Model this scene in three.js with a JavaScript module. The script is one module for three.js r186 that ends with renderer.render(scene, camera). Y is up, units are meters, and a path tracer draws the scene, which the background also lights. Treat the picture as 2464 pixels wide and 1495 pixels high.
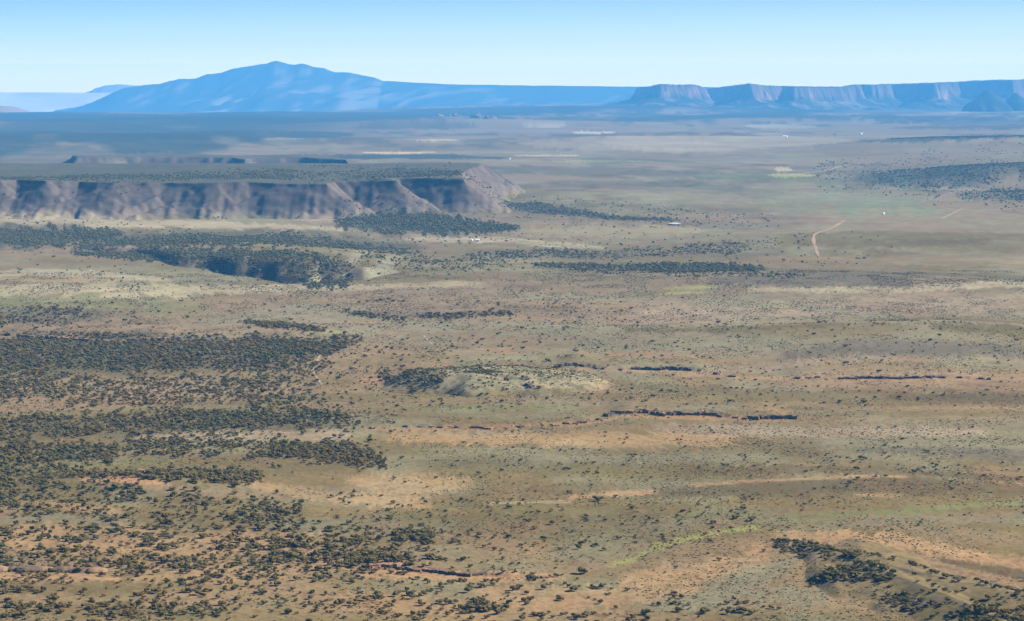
import * as THREE from 'three';
import { mergeGeometries, mergeVertices } from 'three/addons/utils/BufferGeometryUtils.js';

// ---------------------------------------------------------------- camera, sky, sun, haze, exposure
const scene = new THREE.Scene();
const EYE = 400;                                  // metres above the plain
const camera = new THREE.PerspectiveCamera(14.945, 1024 / 621, 5, 90000);
const PITCH = 5.537 * Math.PI / 180;
camera.position.set(0, EYE, 0);
camera.lookAt(0, EYE - Math.sin(PITCH) * 1000, -Math.cos(PITCH) * 1000);
scene.add(camera);

const EXPO = 5.2;
const renderer = new THREE.WebGLRenderer({ antialias: true });
renderer.toneMapping = THREE.LinearToneMapping;
renderer.toneMappingExposure = EXPO;
renderer.shadowMap.enabled = true;

const SUN_AZ = 74 * Math.PI / 180, SUN_EL = 33 * Math.PI / 180;   // to the right of the view, a little ahead
const SUN = new THREE.Vector3(Math.sin(SUN_AZ) * Math.cos(SUN_EL), Math.sin(SUN_EL), -Math.cos(SUN_AZ) * Math.cos(SUN_EL));
const sun = new THREE.DirectionalLight(new THREE.Color(1.0, 0.92, 0.78), 3.2);
sun.target.position.set(0, 0, -6000);
sun.position.copy(SUN).multiplyScalar(9000).add(sun.target.position);
sun.castShadow = true;
sun.shadow.mapSize.set(4096, 4096);
Object.assign(sun.shadow.camera, { left: -6000, right: 6000, top: 6000, bottom: -6000, near: 100, far: 22000 });
scene.add(sun, sun.target);

scene.fog = new THREE.FogExp2(new THREE.Color().setRGB(0.11, 0.46, 1.0), 1 / 42000);

{ // clear sky: pale band at the horizon, blue above
  const w = 256, h = 4096, data = new Float32Array(w * h * 4);
  // radiance by elevation: what is seen through the haze, less the light the haze itself adds on the way out of it
  const F = [[0, .70, .87, .99], [.45, .665, .865, 1.0], [.95, .58, .835, 1.0], [1.4, .485, .78, 1.0], [1.86, .385, .69, 1.0], [4, .27, .56, .95], [10, .15, .36, .76], [30, .06, .17, .42], [90, .035, .09, .22]];
  const AIR = [.15, .56, 1.10];
  for (let j = 0; j < h; j++) {
    const e = Math.max(0.02, ((j + 0.5) / h - 0.5) * 180);
    let n = 1; while (n < F.length - 1 && e > F[n][0]) n++;
    const t = Math.min(1, Math.max(0, (e - F[n - 1][0]) / (F[n][0] - F[n - 1][0])));
    const T = Math.exp(-Math.min(59500, 434 / Math.tan(e * Math.PI / 180)) / 42000);
    for (let i = 0; i < w; i++) {
      const side = Math.cos(((i + 0.5) / w - 0.25) * 2 * Math.PI - SUN_AZ) - Math.cos(SUN_AZ), high = Math.min(1, e / 1.6);   // paler towards the sun
      const warm = [1 + .5 * side * high, 1 + .2 * side * high, 1 + .03 * side * high];
      for (let c = 0; c < 3; c++) data[(j * w + i) * 4 + c] = Math.max(.02, ((F[n - 1][c + 1] + (F[n][c + 1] - F[n - 1][c + 1]) * t) * warm[c] - AIR[c] * (1 - T)) / T) / EXPO;
      data[(j * w + i) * 4 + 3] = 1;
    }
  }
  const sky = new THREE.DataTexture(data, w, h, THREE.RGBAFormat, THREE.FloatType);
  sky.mapping = THREE.EquirectangularReflectionMapping;
  sky.magFilter = sky.minFilter = THREE.LinearFilter;
  sky.needsUpdate = true;
  scene.background = sky; scene.environment = sky;
}

// ---------------------------------------------------------------- helpers
function rng(seed) { let s = seed >>> 0; return () => { s = (s + 0x6D2B79F5) | 0; let t = Math.imul(s ^ (s >>> 15), 1 | s); t = (t + Math.imul(t ^ (t >>> 7), 61 | t)) ^ t; return ((t ^ (t >>> 14)) >>> 0) / 4294967296; }; }
const clamp = (v, a, b) => v < a ? a : v > b ? b : v;
const sst = (a, b, v) => { const t = clamp((v - a) / (b - a), 0, 1); return t * t * (3 - 2 * t); };
const lerp = (a, b, t) => a + (b - a) * t;
function h2(ix, iy, s) { let h = Math.imul(ix, 374761393) + Math.imul(iy, 668265263) + Math.imul(s, 974634757); h = Math.imul(h ^ (h >>> 13), 1274126177); return ((h ^ (h >>> 16)) >>> 0) / 4294967295; }
function vn(x, y, s = 0) {                        // value noise -1..1
  const ix = Math.floor(x), iy = Math.floor(y), fx = x - ix, fy = y - iy;
  const u = fx * fx * fx * (fx * (fx * 6 - 15) + 10), v = fy * fy * fy * (fy * (fy * 6 - 15) + 10);
  const a = h2(ix, iy, s), b = h2(ix + 1, iy, s), c = h2(ix, iy + 1, s), d = h2(ix + 1, iy + 1, s);
  return 2 * (a + (b - a) * u + (c - a) * v + (a - b - c + d) * u * v) - 1;
}
function fbm(x, y, s, n = 4) { let r = 0, a = 0.55; for (let i = 0; i < n; i++) { r += a * vn(x, y, s + i * 7); x = x * 2.03 + 11.3; y = y * 2.03 + 5.7; a *= 0.5; } return r; }
const FOC = 5700, CX = 1232, CY = 747.5, SP = Math.sin(PITCH), CP = Math.cos(PITCH);
function at(px, py, h = 0) {                      // the point at height h that a surveyed sight line meets
  const X = (px - CX) / FOC, Y = -(py - CY) / FOC, dy = Y * CP - SP, dz = -Y * SP - CP, t = (h - EYE) / dy;
  return { x: X * t, z: dz * t };
}
const bearing = (px, d) => (px - CX) / FOC * d;    // metres to the right at distance d
function sight(py, d) { return EYE - (py - 195) / FOC * d; }   // height of a sight line at distance d
function lut(pts) { return x => { if (x <= pts[0][0]) return pts[0][1]; for (let i = 1; i < pts.length; i++) if (x <= pts[i][0]) { const t = (x - pts[i - 1][0]) / (pts[i][0] - pts[i - 1][0]); return lerp(pts[i - 1][1], pts[i][1], t); } return pts[pts.length - 1][1]; }; }
function slut(pts) { return x => { if (x <= pts[0][0]) return pts[0][1]; for (let i = 1; i < pts.length; i++) if (x <= pts[i][0]) { let t = (x - pts[i - 1][0]) / (pts[i][0] - pts[i - 1][0]); t = t * t * (3 - 2 * t); return lerp(pts[i - 1][1], pts[i][1], t); } return pts[pts.length - 1][1]; }; }
const used = {};
function numbered(n) { if (used[n] === undefined) { used[n] = 0; return n; } return n + '_' + String(++used[n]).padStart(3, '0'); }
function tag(o, label, category, group, kind) { if (label) o.userData.label = label; if (category) o.userData.category = category; if (group) o.userData.group = group; if (kind) o.userData.kind = kind; return o; }
function put(o, name) { o.name = numbered(name); o.traverse(m => { if (m.isMesh) { m.castShadow = true; m.receiveShadow = true; } }); scene.add(o); return o; }

// a band on the ground: stations surveyed from the camera's hill, kept as bearing and inverse range, with a half-depth at each
function band(pts, opt = {}) {
  const h = opt.h || 0, inv = (px, py) => -1 / at(px, Math.max(py, 199), h).z;
  const st = pts.map(([px, py, hw]) => { const c = at(px, py, h), n = inv(px, py + hw), f = inv(px, py - hw); return { b: c.x / -c.z, v: (n + f) / 2, w: (n - f) / 2, m: (1 / f - 1 / n) / 2 }; }).sort((a, b) => a.b - b.b);
  let v0 = 1e9, v1 = -1e9; for (const s of st) { v0 = Math.min(v0, s.v - s.w * 1.7); v1 = Math.max(v1, s.v + s.w * 1.7); }
  v0 = Math.max(v0, 1 / 60000);
  const b0 = st[0].b, b1 = st[st.length - 1].b, e = (b1 - b0) * (opt.taper ?? 0.06), seed = opt.seed || (pts[0][0] * 31 + pts[0][1] * 17) | 0;
  const wx = opt.wob ?? 0.45;
  const f = (x, z) => {
    const v = -1 / z, b = x * v;
    if (z > -100 || b < b0 || b > b1 || v < v0 || v > v1) return 0;
    let i = 1; while (i < st.length - 1 && b > st[i].b) i++;
    const A = st[i - 1], B = st[i], k = clamp((b - A.b) / (B.b - A.b || 1), 0, 1);
    const vc = lerp(A.v, B.v, k), w = lerp(A.w, B.w, k), m = lerp(A.m, B.m, k);
    let t = Math.abs(v - vc) / w;
    if (t > 1.7) return 0;
    const L = Math.min(m, (b1 - b0) * -z * 0.12) + 4;
    t += wx * (vn(x / L, z / m * 1.3, seed) + 0.6 * vn(x / L * 3.1, z / m * 3.7, seed + 1));
    return (1 - sst(0.62, 1.15, t)) * sst(0, e, b - b0) * sst(0, e, b1 - b);
  };
  const zn = -1 / v1, zf = -1 / v0;
  f.box = [Math.min(b0 * -zf, b0 * -zn), Math.max(b1 * -zf, b1 * -zn), zf, zn];
  return f;
}
const blob = (px, py, w, h, opt) => band([[px - w, py, h * 0.12], [px - w * 0.6, py, h * 0.8], [px, py, h], [px + w * 0.6, py, h * 0.8], [px + w, py, h * 0.12]], opt);

// ---------------------------------------------------------------- what grows and lies on the plain
const C = { pink: [.262, .166, .086], rose: [.215, .160, .112], tan: [.158, .114, .066], olive: [.084, .068, .026], sage: [.138, .129, .082], straw: [.245, .208, .132], brown: [.074, .053, .024], scrub: [.043, .043, .026], grey: [.086, .074, .052], green: [.108, .120, .048], lime: [.19, .195, .062], teal: [.096, .116, .066], rust: [.25, .135, .072], pale: [.30, .25, .165], forest: [.027, .032, .021], white: [.42, .40, .34] };
const PATCH = [];
const P = (b, col, a) => PATCH.push([b, col === 'pink' && (b.box[2] + b.box[3]) / 2 < -2650 ? C.rose : C[col], a, b.box]);   // paler soil on the middle plain
// far plain
P(band([[-60, 284, 17], [400, 286, 16], [800, 285, 15], [1100, 272, 12], [1500, 262, 8], [1900, 262, 10], [2560, 254, 8]], { wob: .3, taper: .01 }), 'forest', .92);
P(band([[-60, 330, 18], [300, 330, 16], [620, 332, 10], [860, 320, 6]], { taper: .02 }), 'forest', .72);
P(band([[-60, 362, 9], [200, 362, 9], [420, 365, 4]]), 'forest', .45);
P(band([[640, 372, 4], [900, 372, 6], [1080, 374, 6], [1230, 383, 3]]), 'forest', .85);
P(band([[1120, 405, 12], [1300, 410, 10], [1600, 420, 9], [1900, 430, 5]]), 'scrub', .45);
P(band([[1240, 282, 8], [1500, 292, 8], [1800, 278, 10], [2050, 275, 8], [2200, 290, 6], [2560, 294, 10]]), 'forest', .6);
P(blob(2330, 307, 200, 6), 'forest', .6);
P(blob(1000, 305, 160, 6), 'forest', .5);
P(blob(2250, 267, 260, 7), 'pale', .45); P(blob(2010, 274, 90, 3), 'pale', .35);
P(band([[2050, 352, 4], [2200, 358, 7], [2350, 352, 10], [2560, 350, 16]]), 'forest', .75);
P(blob(2420, 330, 120, 8), 'forest', .45);
P(band([[2040, 430, 6], [2200, 435, 16], [2350, 418, 18], [2560, 415, 26]]), 'forest', .55);
P(blob(2420, 470, 130, 18), 'scrub', .5);
P(band([[1440, 280, 10], [1700, 284, 12], [2000, 268, 8], [2560, 262, 6]]), 'forest', .7);
P(blob(1750, 345, 330, 22), 'straw', .35); P(blob(1880, 302, 90, 8), 'straw', .45); P(blob(1500, 350, 260, 12), 'straw', .3);
P(band([[1300, 440, 8], [1700, 450, 14], [1900, 470, 10]]), 'scrub', .4); P(band([[1250, 485, 8], [1600, 505, 10], [1850, 510, 8]]), 'scrub', .3);
P(blob(430, 303.5, 52, 2.6), 'pale', .9); P(blob(1030, 342.5, 90, 3), 'pale', .8); P(blob(960, 363, 95, 2.4), 'pale', .95);
P(blob(1430, 316, 60, 3.6), 'pale', .95); P(blob(1310, 304, 60, 2.5), 'pale', .45); P(blob(1320, 373, 90, 3), 'straw', .8); P(blob(1450, 388, 130, 3), 'lime', .5);
P(blob(1180, 291, 140, 4), 'rust', .35); P(blob(1290, 281, 70, 3), 'rust', .3); P(blob(1540, 250, 60, 2), 'rust', .3);
P(blob(30, 333, 16, 2.5), 'pale', .5); P(blob(640, 318, 120, 5), 'straw', .4); P(blob(760, 340, 150, 5), 'straw', .35);
P(band([[-700, 318, 50], [300, 318, 48], [600, 318, 42], [1100, 315, 22]], { taper: .3, wob: .9 }), 'forest', .84);
P(band([[-60, 385, 26], [200, 385, 22], [420, 368, 8]], { taper: .02 }), 'grey', .5);
// green meadow and its edges
P(blob(2030, 478, 235, 44, { wob: .6 }), 'teal', .38); P(band([[1670, 422, 3], [1800, 425, 7], [1900, 430, 9], [2030, 440, 10]]), 'green', .5);
P(band([[2020, 500, 10], [2150, 500, 18], [2260, 512, 10]]), 'teal', .6);
P(blob(1905, 422, 62, 5), 'lime', .9); P(blob(1885, 408, 22, 7), 'straw', .8); P(blob(2100, 505, 60, 5), 'rust', .18); P(blob(2180, 505, 30, 6), 'rust', .2);
P(blob(1700, 470, 250, 30), 'sage', .35);
P(band([[1500, 520, 10], [1750, 548, 8], [1950, 545, 7]]), 'scrub', .3);
// foot of the near mesa
P(band([[-60, 524, 10], [120, 527, 10], [300, 535, 11], [560, 540, 10], [830, 548, 5]], { wob: .5, taper: .01 }), 'straw', .62);
P(blob(760, 523, 60, 9), 'pink', .6);
P(band([[960, 570, 3], [1080, 574, 7], [1200, 576, 8], [1330, 586, 8], [1470, 594, 4]]), 'straw', .75);
P(band([[1240, 582, 5], [1400, 592, 4], [1520, 602, 4]]), 'teal', .4);
P(blob(1060, 561, 90, 8), 'pink', .35);
// dark scrubby ground of the woods
P(band([[-60, 572, 30], [120, 570, 28], [280, 562, 12]]), 'scrub', .8);
P(band([[160, 582, 12], [400, 575, 22], [700, 575, 26], [950, 590, 16], [1040, 600, 6]]), 'scrub', .55);
P(band([[800, 535, 10], [900, 530, 26], [1020, 535, 26], [1150, 545, 16], [1260, 548, 5]]), 'scrub', .7);
P(band([[1000, 492, 4], [1180, 490, 14], [1320, 503, 14], [1480, 525, 6], [1640, 532, 3]]), 'scrub', .6);
P(blob(900, 590, 140, 12), 'scrub', .4);
P(band([[1270, 648, 8], [1500, 648, 14], [1700, 650, 13], [1850, 655, 10], [1960, 660, 5]]), 'scrub', .4);
P(band([[1090, 605, 8], [1400, 612, 16], [1700, 610, 14], [1900, 605, 6]]), 'grey', .5);
P(blob(1450, 556, 260, 18), 'straw', .25);
P(band([[1850, 585, 12], [2100, 582, 18], [2400, 575, 12], [2560, 575, 10]]), 'olive', .7); P(band([[1900, 592, 5], [2150, 596, 7], [2400, 590, 4]]), 'brown', .6);
P(band([[1800, 618, 6], [2100, 625, 14], [2560, 630, 26]]), 'tan', .4);
P(band([[1700, 688, 8], [1900, 692, 20], [2120, 693, 20], [2195, 700, 12]], { taper: .03 }), 'grey', .75);
P(band([[1880, 665, 8], [2200, 668, 12], [2560, 672, 12]]), 'scrub', .35);
P(band([[1780, 708, 4], [1960, 712, 5], [2180, 712, 6], [2350, 700, 8], [2560, 690, 9]], { wob: .3 }), 'straw', .75);
P(band([[1500, 748, 14], [1700, 760, 26], [1900, 748, 18], [2200, 735, 22], [2560, 728, 26]]), 'pink', .40);
P(blob(1570, 765, 90, 18), 'pink', .35);
P(blob(1665, 702, 72, 3.6), 'lime', .75); P(blob(1640, 711, 70, 2), 'lime', .8); P(blob(1370, 708, 13, 3.5), 'lime', .8); P(blob(1850, 738.5, 55, 2.5), 'lime', .7);
P(band([[1130, 716, 6], [1500, 720, 8], [1900, 738, 7], [2100, 765, 8]]), 'sage', .5);
// pale flats on the left
P(band([[-60, 655, 8], [200, 652, 8], [420, 668, 5]]), 'straw', .5); P(band([[-60, 694, 12], [300, 690, 16], [700, 692, 8], [1200, 690, 7]]), 'straw', .6);
P(blob(400, 684, 60, 5), 'lime', .35); P(blob(670, 684, 45, 2.5), 'straw', .9); P(band([[-60, 725, 20], [250, 730, 26], [520, 735, 14]]), 'green', .4);
P(blob(120, 668, 170, 8), 'rust', .22); P(band([[480, 775, 10], [700, 770, 16], [900, 760, 9]]), 'sage', .3);
P(band([[170, 795, 8], [420, 795, 12], [620, 795, 10], [780, 805, 5]]), 'tan', .7);
P(blob(620, 715, 220, 10), 'tan', .3);
P(band([[-60, 748, 10], [100, 752, 22], [260, 750, 12]]), 'grey', .6);
P(blob(780, 800, 60, 4), 'lime', .45); P(blob(960, 790, 160, 10), 'sage', .35); P(blob(850, 772, 60, 5), 'rust', .25);
P(band([[800, 740, 4], [1000, 752, 8], [1230, 752, 5]]), 'grey', .5);
P(band([[900, 820, 16], [1250, 815, 22], [1550, 830, 20]]), 'grey', .3);
P(band([[1000, 780, 12], [1500, 790, 8], [1900, 775, 10], [2300, 790, 6], [2560, 800, 6]]), 'sage', .5);
// swells on the right
P(band([[1480, 802, 6], [1800, 805, 12], [2050, 803, 8]]), 'olive', .75); P(blob(1960, 815, 260, 18), 'olive', .45);
P(band([[2050, 780, 4], [2250, 777, 7], [2560, 792, 7]]), 'brown', .6); P(band([[2230, 812, 10], [2400, 812, 13], [2560, 815, 12]]), 'olive', .9);
P(band([[1860, 870, 6], [2080, 852, 18], [2300, 856, 18], [2560, 862, 14]]), 'grey', .8); P(blob(1760, 838, 190, 18), 'sage', .45);
P(band([[1600, 905, 5], [1900, 882, 8], [2200, 874, 6], [2560, 880, 5]]), 'pink', .3);
P(band([[1740, 912, 6], [1960, 908, 7], [2400, 908, 8]]), 'pink', .3);
P(band([[1450, 925, 12], [1900, 955, 20], [2560, 965, 20]]), 'olive', .6); P(band([[2120, 958, 8], [2350, 960, 12], [2560, 962, 9]]), 'brown', .55);
P(band([[1250, 960, 12], [1600, 985, 6], [1800, 980, 6]]), 'sage', .4);
P(band([[860, 985, 8], [1100, 990, 12], [1400, 985, 12]]), 'green', .35);
P(band([[900, 965, 10], [1200, 965, 10], [1500, 972, 8]]), 'tan', .35);
P(band([[1550, 1030, 14], [1800, 1035, 22], [2100, 1040, 20], [2400, 1040, 14]]), 'pink', .5);
P(band([[900, 1052, 12], [1150, 1055, 18], [1450, 1060, 22], [1800, 1060, 18]]), 'pink', .45);
P(band([[1650, 1010, 8], [2000, 1008, 8], [2560, 1015, 14]]), 'tan', .4);
P(band([[1950, 1080, 14], [2300, 1075, 22], [2560, 1075, 22]]), 'sage', .5);
P(band([[2050, 1095, 6], [2300, 1098, 12], [2560, 1105, 14]]), 'grey', .75);
P(band([[1200, 1105, 12], [1500, 1112, 14], [1900, 1105, 10]]), 'sage', .4);
P(band([[980, 1120, 16], [1400, 1140, 24], [1700, 1145, 12]]), 'olive', .5);
P(band([[1620, 1148, 10], [1900, 1145, 14], [2250, 1150, 10], [2500, 1155, 8]]), 'brown', .75); P(band([[1500, 1200, 10], [1900, 1190, 24], [2250, 1182, 22], [2560, 1185, 14]]), 'brown', .7);
P(band([[1650, 1180, 4], [1900, 1172, 4], [2200, 1162, 4]], { wob: .2 }), 'pink', .55); P(blob(2110, 1206, 60, 5), 'pink', .5);
P(band([[820, 1160, 14], [1000, 1175, 30], [1150, 1165, 12]]), 'pink', .4); P(band([[560, 1165, 6], [700, 1185, 14], [900, 1205, 20], [1050, 1220, 10]]), 'pink', .45);
P(band([[1080, 1215, 12], [1300, 1230, 30], [1500, 1240, 26], [1700, 1235, 14]]), 'olive', .55);
P(band([[1160, 1218, 5], [1280, 1215, 4], [1380, 1215, 4]]), 'straw', .5); P(band([[1360, 1205, 6], [1470, 1195, 9], [1590, 1190, 5]]), 'pink', .7);
P(band([[1450, 1363, 4], [1530, 1345, 7], [1585, 1318, 9], [1640, 1305, 6], [1760, 1283, 5], [1850, 1276, 4]], { wob: .9 }), 'lime', .75);
P(band([[1850, 1265, 5], [2000, 1250, 9], [2200, 1240, 8], [2370, 1218, 4], [2560, 1212, 5]], { wob: .95 }), 'green', .7); P(band([[2330, 1222, 4], [2400, 1180, 4], [2420, 1150, 2]]), 'green', .4);
P(band([[1850, 1290, 8], [2150, 1262, 12], [2560, 1250, 14]]), 'sage', .5); P(band([[1600, 1258, 8], [1720, 1250, 12], [1850, 1246, 8]]), 'green', .45);
P(band([[1840, 1300, 10], [2000, 1300, 16], [2150, 1310, 18], [2350, 1345, 16], [2560, 1385, 16]], { wob: .6 }), 'pink', .7);
P(band([[2050, 1275, 6], [2300, 1290, 14], [2560, 1310, 22]]), 'tan', .6); P(band([[2200, 1330, 6], [2400, 1345, 10], [2560, 1355, 12]]), 'pink', .35);
P(band([[1480, 1400, 14], [1650, 1380, 34], [1860, 1350, 30]]), 'pink', .65); P(band([[1130, 1420, 10], [1300, 1440, 40], [1500, 1430, 20], [1700, 1420, 10]]), 'pink', .5);
P(band([[1640, 1450, 16], [1800, 1425, 26], [2000, 1440, 20]]), 'sage', .6); P(band([[1540, 1520, 30], [1750, 1500, 22], [2050, 1510, 22], [2200, 1530, 20]]), 'brown', .6);
P(band([[1880, 1480, 12], [2050, 1500, 14], [2200, 1512, 10]]), 'sage', .4);
P(band([[700, 1340, 20], [900, 1370, 24], [1100, 1390, 12], [1380, 1385, 8]]), 'pink', .5); P(band([[800, 1440, 20], [1000, 1460, 34], [1200, 1480, 20]]), 'pink', .35);
P(band([[1200, 1480, 10], [1500, 1500, 30], [1700, 1490, 14]]), 'tan', .5); P(band([[950, 1250, 14], [1250, 1270, 30], [1600, 1280, 18]]), 'olive', .45);
// left woods: soil between the trees
P(band([[-60, 850, 48], [300, 850, 48], [650, 852, 44], [860, 830, 16]]), 'scrub', .55);
P(band([[-60, 925, 16], [300, 925, 24], [520, 930, 26], [760, 935, 14]]), 'pink', .30);
P(band([[-60, 1000, 4], [200, 990, 5], [380, 978, 4]], { wob: .2 }), 'green', .6);
P(band([[-60, 1035, 24], [250, 1030, 24], [600, 1030, 26], [860, 1040, 14]]), 'scrub', .35);
P(band([[300, 1052, 8], [600, 1050, 12], [860, 1048, 12]]), 'pink', .5); P(band([[-60, 1115, 8], [150, 1118, 10], [450, 1110, 8]]), 'green', .3);
P(band([[180, 1165, 5], [250, 1165, 16], [330, 1175, 8], [420, 1185, 3]], { wob: .3 }), 'rust', .8); P(band([[330, 1186, 4], [520, 1195, 10], [700, 1190, 14]]), 'tan', .7);
P(band([[-60, 1255, 10], [150, 1250, 12], [350, 1262, 6]]), 'sage', .55); P(band([[-60, 1230, 8], [120, 1215, 12], [300, 1235, 10]]), 'pink', .4);
P(band([[-60, 1290, 22], [200, 1300, 34], [500, 1310, 36], [800, 1310, 20]]), 'pink', .55); P(band([[-60, 1395, 8], [150, 1390, 12], [300, 1396, 8]]), 'pink', .8);
P(band([[-60, 1420, 16], [150, 1420, 18], [330, 1425, 10]]), 'olive', .6); P(band([[300, 1390, 20], [560, 1380, 30], [800, 1360, 20]]), 'pink', .45);
P(blob(300, 1480, 240, 22), 'olive', .4); P(blob(830, 1180, 60, 10), 'grey', .4);

P(band([[1330, 884, 3], [1440, 887, 3], [1620, 892, 3], [1750, 906, 4], [1990, 913, 3], [2400, 917, 3]], { wob: .8 }), 'rust', .35);
P(band([[850, 1038, 3], [1130, 1035, 4], [1400, 1023, 4], [1500, 1002, 4], [1720, 1001, 4], [1930, 1007, 3]], { wob: .8 }), 'rust', .5);
P(band([[860, 915, 6], [950, 908, 5], [1095, 887, 3]], { wob: .5 }), 'rust', .8);
P(band([[860, 1375, 5], [1100, 1388, 5], [1350, 1386, 4]], { wob: .8 }), 'rust', .6);
P(band([[1690, 1415, 14], [1780, 1400, 30], [1880, 1370, 26], [1925, 1350, 10]]), 'sage', .7);
P(band([[1925, 1398, 5], [2050, 1425, 12], [2200, 1462, 18], [2330, 1488, 14]], { wob: .3 }), 'brown', .8);
P(band([[2250, 1352, 4], [2330, 1366, 9], [2464, 1385, 14], [2560, 1400, 14]], { wob: .3 }), 'brown', .8);
// rock ledges: stations, step height
const LEDGES = [
  { p: [[1330, 881], [1380, 877], [1440, 885], [1540, 888], [1620, 890], [1680, 893], [1750, 906]], h: 4.2, l: 'dark weathered rock ledge curving along the far side of the sage knoll', gap: .35, tint: 0, dip: [1560, 1610] },
  { p: [[1880, 909], [1990, 912], [2050, 913], [2230, 912], [2390, 917]], h: 3.2, l: 'broken dark rock ledge on the right, level with the sage knoll', gap: .55, tint: 0 },
  { p: [[1450, 1006], [1480, 996], [1540, 993], [1600, 995], [1720, 997], [1870, 1003], [1925, 1004]], h: 4.6, l: 'nearest long dark rock ledge with orange gaps, right of the centre', gap: .30, tint: 1 },
  { p: [[850, 1036], [1000, 1031], [1130, 1032], [1200, 1033], [1290, 1029], [1400, 1020], [1456, 1008]], h: 2.6, l: 'low thin rock ledge of orange stones running left from the dark ledge', gap: .75, tint: 1 },
  { p: [[-30, 799], [40, 801], [110, 808], [170, 812], [220, 817], [330, 816], [430, 811]], h: 5.0, l: 'jagged red rock ledge above the dense woodland on the left', gap: .4, tint: 2 },
  { p: [[865, 1368], [960, 1371], [1100, 1385], [1210, 1387], [1350, 1382]], h: 2.6, l: 'pink rock ledge near the bottom of the picture, left of the lone black tree', gap: .6, tint: 2 },
  { p: [[905, 908], [945, 905], [1000, 893], [1090, 884]], h: 4.0, l: 'short bright orange rock bank at the left end of the sage knoll', gap: .3, tint: 2 },
];
for (const L of LEDGES) {
  L.st = L.p.map(([px, py]) => at(px, py)).sort((a, b) => a.x - b.x);
  L.x0 = L.st[0].x; L.x1 = L.st[L.st.length - 1].x;
  L.z = x => { const s = L.st; let i = 1; while (i < s.length - 1 && x > s[i].x) i++; const k = clamp((x - s[i - 1].x) / (s[i].x - s[i - 1].x), 0, 1); return lerp(s[i - 1].z, s[i].z, k) + 9 * vn(x / 26, L.x0 / 50, 605) + 4 * vn(x / 9, L.x0 / 50, 606); };
}
function ledgeStep(x, z) {
  let r = 0;
  for (const L of LEDGES) {
    if (x < L.x0 || x > L.x1) continue;
    const b = L.z(x) - z;
    if (b < 0 || b > 240) continue;
    r += L.h * 0.85 * sst(2, 9, b) * (1 - sst(50, 230, b)) * sst(0, 40, x - L.x0) * sst(0, 40, L.x1 - x);
  }
  return r;
}
// ---------------------------------------------------------------- the plain
const edgeAt = lut([[0, 32500], [200, 33200], [420, 31800], [800, 33000], [1000, 37500], [1250, 41500], [1400, 44000], [1500, 48000], [1700, 50000]]);
const RISE = [];                                    // gentle hills that are part of the plain
const rise = (px, py, rx, rz, h) => { const c = at(px, py); RISE.push([c.x, c.z, rx, rz, h]); };
function groundH(x, z) {
  const d = Math.hypot(x, z), dd = Math.max(d, 1);
  let h = 2.6 * vn(x / 310, z / 420, 3) * sst(26000, 6000, d) + 6.5 * vn(x / 900, z / 700, 4) * sst(900, 4200, d) * sst(40000, 15000, d) + 0.6 * vn(x / 70, z / 90, 5) * sst(7000, 2500, d);
  if (d > 6000) h += 14 * vn(x / 2600, z / 2600, 6) * sst(9000, 16000, d);
  for (const r of RISE) { const a = (x - r[0]) / r[2], b = (z - r[1]) / r[3], q = a * a + b * b; if (q < 1) h += r[4] * (1 - q) * (1 - q); }
  if (d < 5200) h += ledgeStep(x, z);
  if (z < 0) { const px = CX + FOC * x / -z, e = edgeAt(px); if (d > e - 1500) { const t = d - (e - 1500); h -= t < 4000 ? t * t / 4000 * 0.035 : 140 + (t - 4000) * 0.055; } }
  return h;
}
rise(2110, 842, 420, 330, 12); rise(1700, 805, 500, 220, 8); rise(2350, 800, 400, 200, 9); rise(2000, 690, 600, 420, 14); rise(2150, 582, 700, 520, 14);
rise(1750, 1140, 330, 140, 4); rise(2100, 1185, 260, 130, 4); rise(1450, 1240, 220, 120, 3); rise(2300, 1090, 260, 140, 5); rise(700, 1010, 240, 200, 5); rise(350, 1170, 150, 90, 7);
rise(400, 860, 420, 260, 7); rise(640, 790, 260, 180, 6); rise(2480, 425, 900, 1100, 55); rise(2450, 360, 1700, 2400, 70); rise(1500, 265, 3800, 3000, 60);
rise(250, 335, 1500, 500, 42); rise(650, 322, 1300, 500, 36); rise(1000, 300, 1800, 900, 48); rise(80, 305, 1800, 900, 48); rise(500, 292, 2500, 1200, 42); rise(1400, 300, 2000, 900, 40); rise(1900, 290, 2200, 900, 36); rise(820, 345, 900, 400, 30); rise(1650, 340, 1500, 500, 26);
rise(1840, 1010, 300, 200, -3); rise(1200, 860, 420, 200, 5);

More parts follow.
